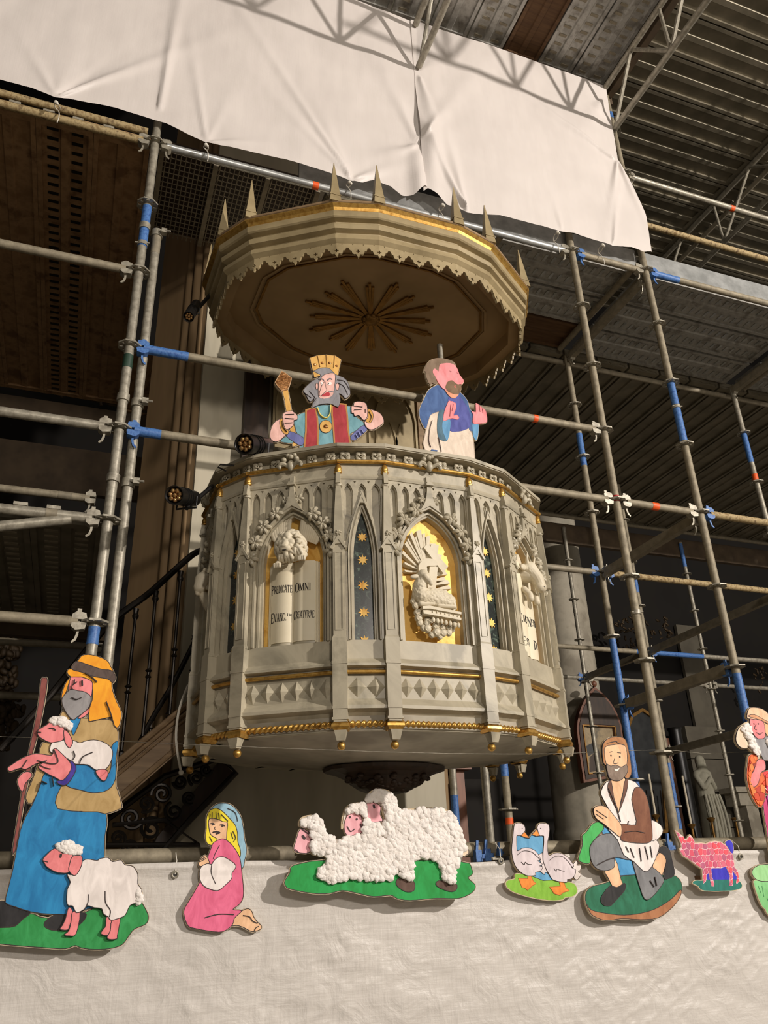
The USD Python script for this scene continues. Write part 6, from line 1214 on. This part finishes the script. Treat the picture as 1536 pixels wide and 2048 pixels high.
# --- the king and the man in blue on the pulpit
TEAL, GO = (104, 154, 164), (214, 166, 84)
KS = (226, 178, 166)
YK = 3.27
cutout('king_cutout', 'cut-out of an angry grey-bearded king with crown and sceptre on the pulpit', (530, 700), 6.144, YK, [
 ('sceptre_shaft', GO, [(213, 500), (282, 478), (302, 600), (345, 850), (402, 1172), (345, 1187), (300, 950), (262, 765), (240, 620)], {'sp': 1}),
 ('tunic', TEAL, [(355, 890), (400, 800), (500, 765), (640, 685), (800, 678), (1000, 688), (1060, 708), (1090, 800), (1200, 880), (1232, 930), (1250, 990), (1180, 985), (1045, 1030), (1075, 1180), (1080, 1290), (450, 1290), (468, 1090), (400, 1040), (370, 950)], {'sp': 2}),
 ('sleeve', TEAL, [(190, 1120), (262, 1065), (340, 1100), (340, 1142), (260, 1142)]), ('striped_sleeve', (98, 104, 160), [(1055, 1055), (1222, 918), (1255, 980), (1200, 1035), (1090, 1115)]), ('striped_sleeve', (98, 104, 160), [(262, 1060), (300, 1000), (472, 1080), (462, 1172), (400, 1162)]),
 ('stole', (160, 30, 40), [(503, 742), (570, 718), (622, 718), (642, 850), (652, 1000), (640, 1290), (470, 1290), (482, 1195), (502, 1000)], {'sp': 1, 'lc': (176, 122, 56), 'lw': .0042}), ('stole', (160, 30, 40), [(822, 688), (890, 700), (905, 663), (992, 673), (1007, 800), (1022, 1000), (1045, 1165), (1060, 1290), (860, 1290), (842, 1000), (822, 800)], {'sp': 1, 'lc': (176, 122, 56), 'lw': .0042}),
 ('medallion', GO, [(745+75*math.cos(a), 945+78*math.sin(a)) for a in np.arange(12)*PI/6]),
 ('forearm', KS, [(58, 1040), (90, 930), (150, 868), (222, 858), (240, 950), (292, 990), (240, 1062), (150, 1132), (80, 1112)]), ('bracelet', (206, 152, 64), [(178, 870), (215, 848), (232, 950), (288, 1000), (270, 1047), (220, 1022), (183, 950)]), ('fist', KS, [(218, 792), (300, 753), (340, 763), (392, 810), (392, 862), (352, 870), (350, 922), (300, 972), (250, 977), (223, 900)]),
 ('forearm', KS, [(1248, 738), (1330, 748), (1412, 788), (1452, 860), (1442, 912), (1330, 982), (1258, 972), (1218, 900), (1250, 830)]), ('bracelet', (206, 152, 64), [(1255, 738), (1300, 748), (1327, 820), (1292, 902), (1228, 882), (1262, 830)]), ('fist', KS, [(1082, 700), (1100, 648), (1200, 648), (1247, 690), (1252, 820), (1210, 872), (1150, 812), (1100, 822), (1082, 782), (1060, 780), (1058, 700)]),
 ('crown', GO, [(546, 105), (640, 74), (750, 66), (860, 78), (932, 125), (917, 200), (890, 330), (760, 300), (600, 350), (588, 290), (570, 220)], {'sp': 1}),
 ('hair', (136, 134, 138), [(590, 270), (700, 228), (790, 238), (860, 310), (960, 350), (1020, 420), (1042, 540), (1022, 582), (980, 605), (950, 570), (905, 545), (892, 600), (912, 650), (892, 712), (830, 682), (760, 667), (660, 682), (570, 722), (590, 660), (600, 600), (560, 642), (528, 622), (500, 560), (465, 515), (500, 460), (580, 390), (660, 350), (672, 310)], {'sp': 2}),
 ('ear', KS, [(862, 440), (890, 420), (907, 450), (895, 495), (872, 502)]), ('ear', KS, [(618, 432), (642, 422), (645, 482), (622, 495)]),
 ('face', KS, [(678, 382), (700, 330), (780, 298), (852, 308), (852, 420), (832, 560), (770, 608), (700, 612), (658, 592), (648, 530), (653, 420)]),
 ('beard', (136, 134, 138), [(570, 722), (620, 640), (652, 598), (700, 614), (740, 606), (790, 595), (830, 560), (850, 500), (900, 550), (917, 620), (892, 712), (830, 682), (760, 667), (650, 682)], {'sp': 2, 'line': False}),
 ('nose', KS, [(730, 400), (692, 450), (668, 520), (662, 575), (690, 570), (735, 525), (752, 505), (742, 480)], {'sp': 2}),
 ('sceptre_head', 'copper_foil', [(118, 410), (200, 272), (250, 300), (322, 360), (292, 460), (272, 492), (200, 512), (150, 460)], {'sp': 1, 'lc': (200, 160, 120)}),
 ], [([(688, 580), (740, 540), (782, 538), (782, 577)], .0, (176, 40, 50), 'mouth'), ([(660, 375), (700, 372), (715, 392)], .0029, (100, 96, 100)), ([(762, 385), (790, 365), (815, 375)], .0029, (100, 96, 100)), ([(675, 415), (695, 405), (705, 430), (685, 438)], .0, (238, 230, 224), 'eye_white'), ([(760, 430), (790, 405), (815, 425), (790, 448)], .0, (238, 230, 224), 'eye_white'), ([(690, 424)], .0020, (30, 26, 26)), ([(774, 430)], .0024, (30, 26, 26)), ([(640, 720), (670, 800), (740, 845), (790, 800), (802, 690)], .0022, (232, 212, 110), 'chain'), ([(560, 600), (480, 540)], .0009), ([(610, 600), (540, 520)], .0009), ([(890, 420), (960, 460), (1010, 560)], .0009), ([(880, 380), (970, 400), (1030, 500)], .0009), ([(600, 640), (630, 600)], .0009), ([(240, 850), (350, 858)], .0010), ([(245, 805), (350, 800)], .0010), ([(240, 910), (330, 905)], .0010), ([(1090, 700), (1190, 712)], .0010), ([(1088, 748), (1180, 742)], .0010), ([(1225, 740), (1228, 780)], .0010), ([(640, 85), (670, 220)], .0010, (150, 106, 50)), ([(745, 70), (755, 215)], .0010, (150, 106, 50)), ([(850, 85), (838, 230)], .0010, (150, 106, 50)), ([(1110, 1050), (1130, 1085)], .0018, (150, 156, 200)), ([(1140, 1020), (1165, 1065)], .0018, (150, 156, 200)), ([(1180, 990), (1205, 1030)], .0018, (150, 156, 200)), ([(780, 520), (845, 528)], .0022, (136, 134, 138)), ([(1270, 770), (1300, 830), (1280, 890)], .0010), ([(205, 880), (215, 950), (262, 1015)], .0010)], lw=.0011)
for (x, y, r) in ((610, 182, 27), (703, 162, 27), (795, 162, 27), (878, 198, 25), (748, 940, 34)):
    p = atY(530+x/6.144, 700+y/6.144, YK-.006); kg = stage.GetPrimAtPath('/World/king_cutout'); obj('gem', ball(p, r/6.144/470, 2, (1, .6, .9)), 'copper_foil', kg)
BL, DB, LB = (58, 92, 146), (70, 76, 152), (92, 150, 192)
PP = (236, 142, 146)
cutout('man_in_blue_cutout', 'cut-out of a brown-bearded man in a blue cloak raising both hands on the pulpit', (800, 680), 7.68, YK-.01, [
 ('robe', (226, 208, 188), [(470, 1150), (590, 1102), (700, 1300), (900, 1400), (1050, 1345), (1112, 1450), (1132, 1600), (1152, 1850), (1160, 2000), (375, 2000), (390, 1700), (358, 1590), (390, 1430), (430, 1260)], {'sp': 1, 'lc': (170, 150, 140)}),
 ('cloak', BL, [(560, 698), (610, 708), (690, 778), (770, 870), (740, 950), (700, 1092), (590, 1100), (470, 1150), (430, 1260), (392, 1362), (330, 1262), (299, 1150), (308, 1040), (378, 890), (440, 770)], {'line': False}), ('cloak', BL, [(915, 808), (980, 860), (1042, 950), (1067, 1050), (1112, 1120), (1122, 1250), (1112, 1402), (1050, 1350), (1080, 1200), (980, 950), (880, 850)], {'line': False}),
 ('tunic', DB, [(755, 870), (830, 902), (890, 848), (980, 950), (1052, 1080), (1082, 1250), (1062, 1342), (1000, 1382), (900, 1407), (768, 1397), (755, 1240), (800, 1190), (760, 1000), (735, 940)], {'line': False}),
 ('cuff', (68, 104, 122), [(598, 1100), (682, 1088), (662, 1250), (652, 1380), (722, 1547), (640, 1542), (583, 1492), (568, 1300)], {'line': False}), ('cuff_lining', LB, [(660, 1248), (767, 1228), (762, 1400), (742, 1500), (712, 1542), (650, 1380)], {'line': False}), ('cuff_lining', LB, [(1110, 1278), (1197, 1288), (1202, 1400), (1182, 1522), (1150, 1537), (1115, 1440)], {'line': False}),
 ('hand', PP, [(663, 1242), (680, 1100), (718, 1000), (748, 940), (780, 950), (800, 948), (822, 965), (852, 980), (857, 1050), (818, 1160), (872, 1158), (902, 1200), (872, 1227), (800, 1207), (740, 1222)], {'lc': (200, 110, 120)}), ('hand', PP, [(1115, 1282), (1120, 1155), (1093, 1100), (1145, 1115), (1163, 1100), (1163, 978), (1210, 1008), (1260, 1048), (1312, 1100), (1332, 1230), (1312, 1272), (1200, 1292)], {'lc': (200, 110, 120)}),
 ('neck', (222, 150, 116), [(680, 765), (740, 800), (840, 845), (900, 835), (860, 887), (820, 902), (755, 872)], {'line': False}),
 ('hair', (126, 104, 82), [(358, 492), (380, 430), (420, 360), (480, 310), (570, 284), (680, 293), (780, 320), (837, 360), (848, 402), (760, 385), (640, 400), (610, 500), (540, 560), (565, 670), (540, 692), (490, 672), (470, 702), (430, 660), (400, 580), (385, 490)], {'sp': 2, 'line': False}),
 ('face', PP, [(600, 392), (660, 368), (760, 363), (842, 402), (885, 470), (907, 540), (962, 610), (972, 650), (940, 687), (900, 690), (860, 760), (740, 790), (690, 772), (640, 742), (580, 660), (530, 560), (499, 510), (504, 465), (530, 448), (560, 470), (587, 492)], {'sp': 2, 'line': False}),
 ('beard', (116, 88, 60), [(728, 650), (790, 628), (832, 660), (880, 690), (927, 690), (932, 760), (900, 832), (840, 842), (740, 802), (693, 750), (700, 700)], {'line': False}),
 ], [([(755, 485), (778, 492), (770, 502)], .0014, (150, 90, 90)), ([(868, 512), (880, 522)], .0012, (170, 90, 96)), ([(825, 720), (850, 715), (842, 745)], .0018, (200, 110, 96)), ([(490, 1240), (450, 1400), (440, 1560), (470, 1650)], .0009, (110, 90, 90)), ([(585, 1500), (632, 1720)], .0009, (90, 70, 70)), ([(775, 1000), (762, 1180)], .0009, (180, 96, 106)), ([(815, 990), (795, 1100)], .0009, (180, 96, 106)), ([(1215, 1020), (1225, 1110)], .0009, (190, 100, 110)), ([(1258, 1060), (1268, 1130)], .0009, (190, 100, 110)), ([(480, 1700), (560, 1710)], .0036, (58, 92, 146))], lw=.0012)
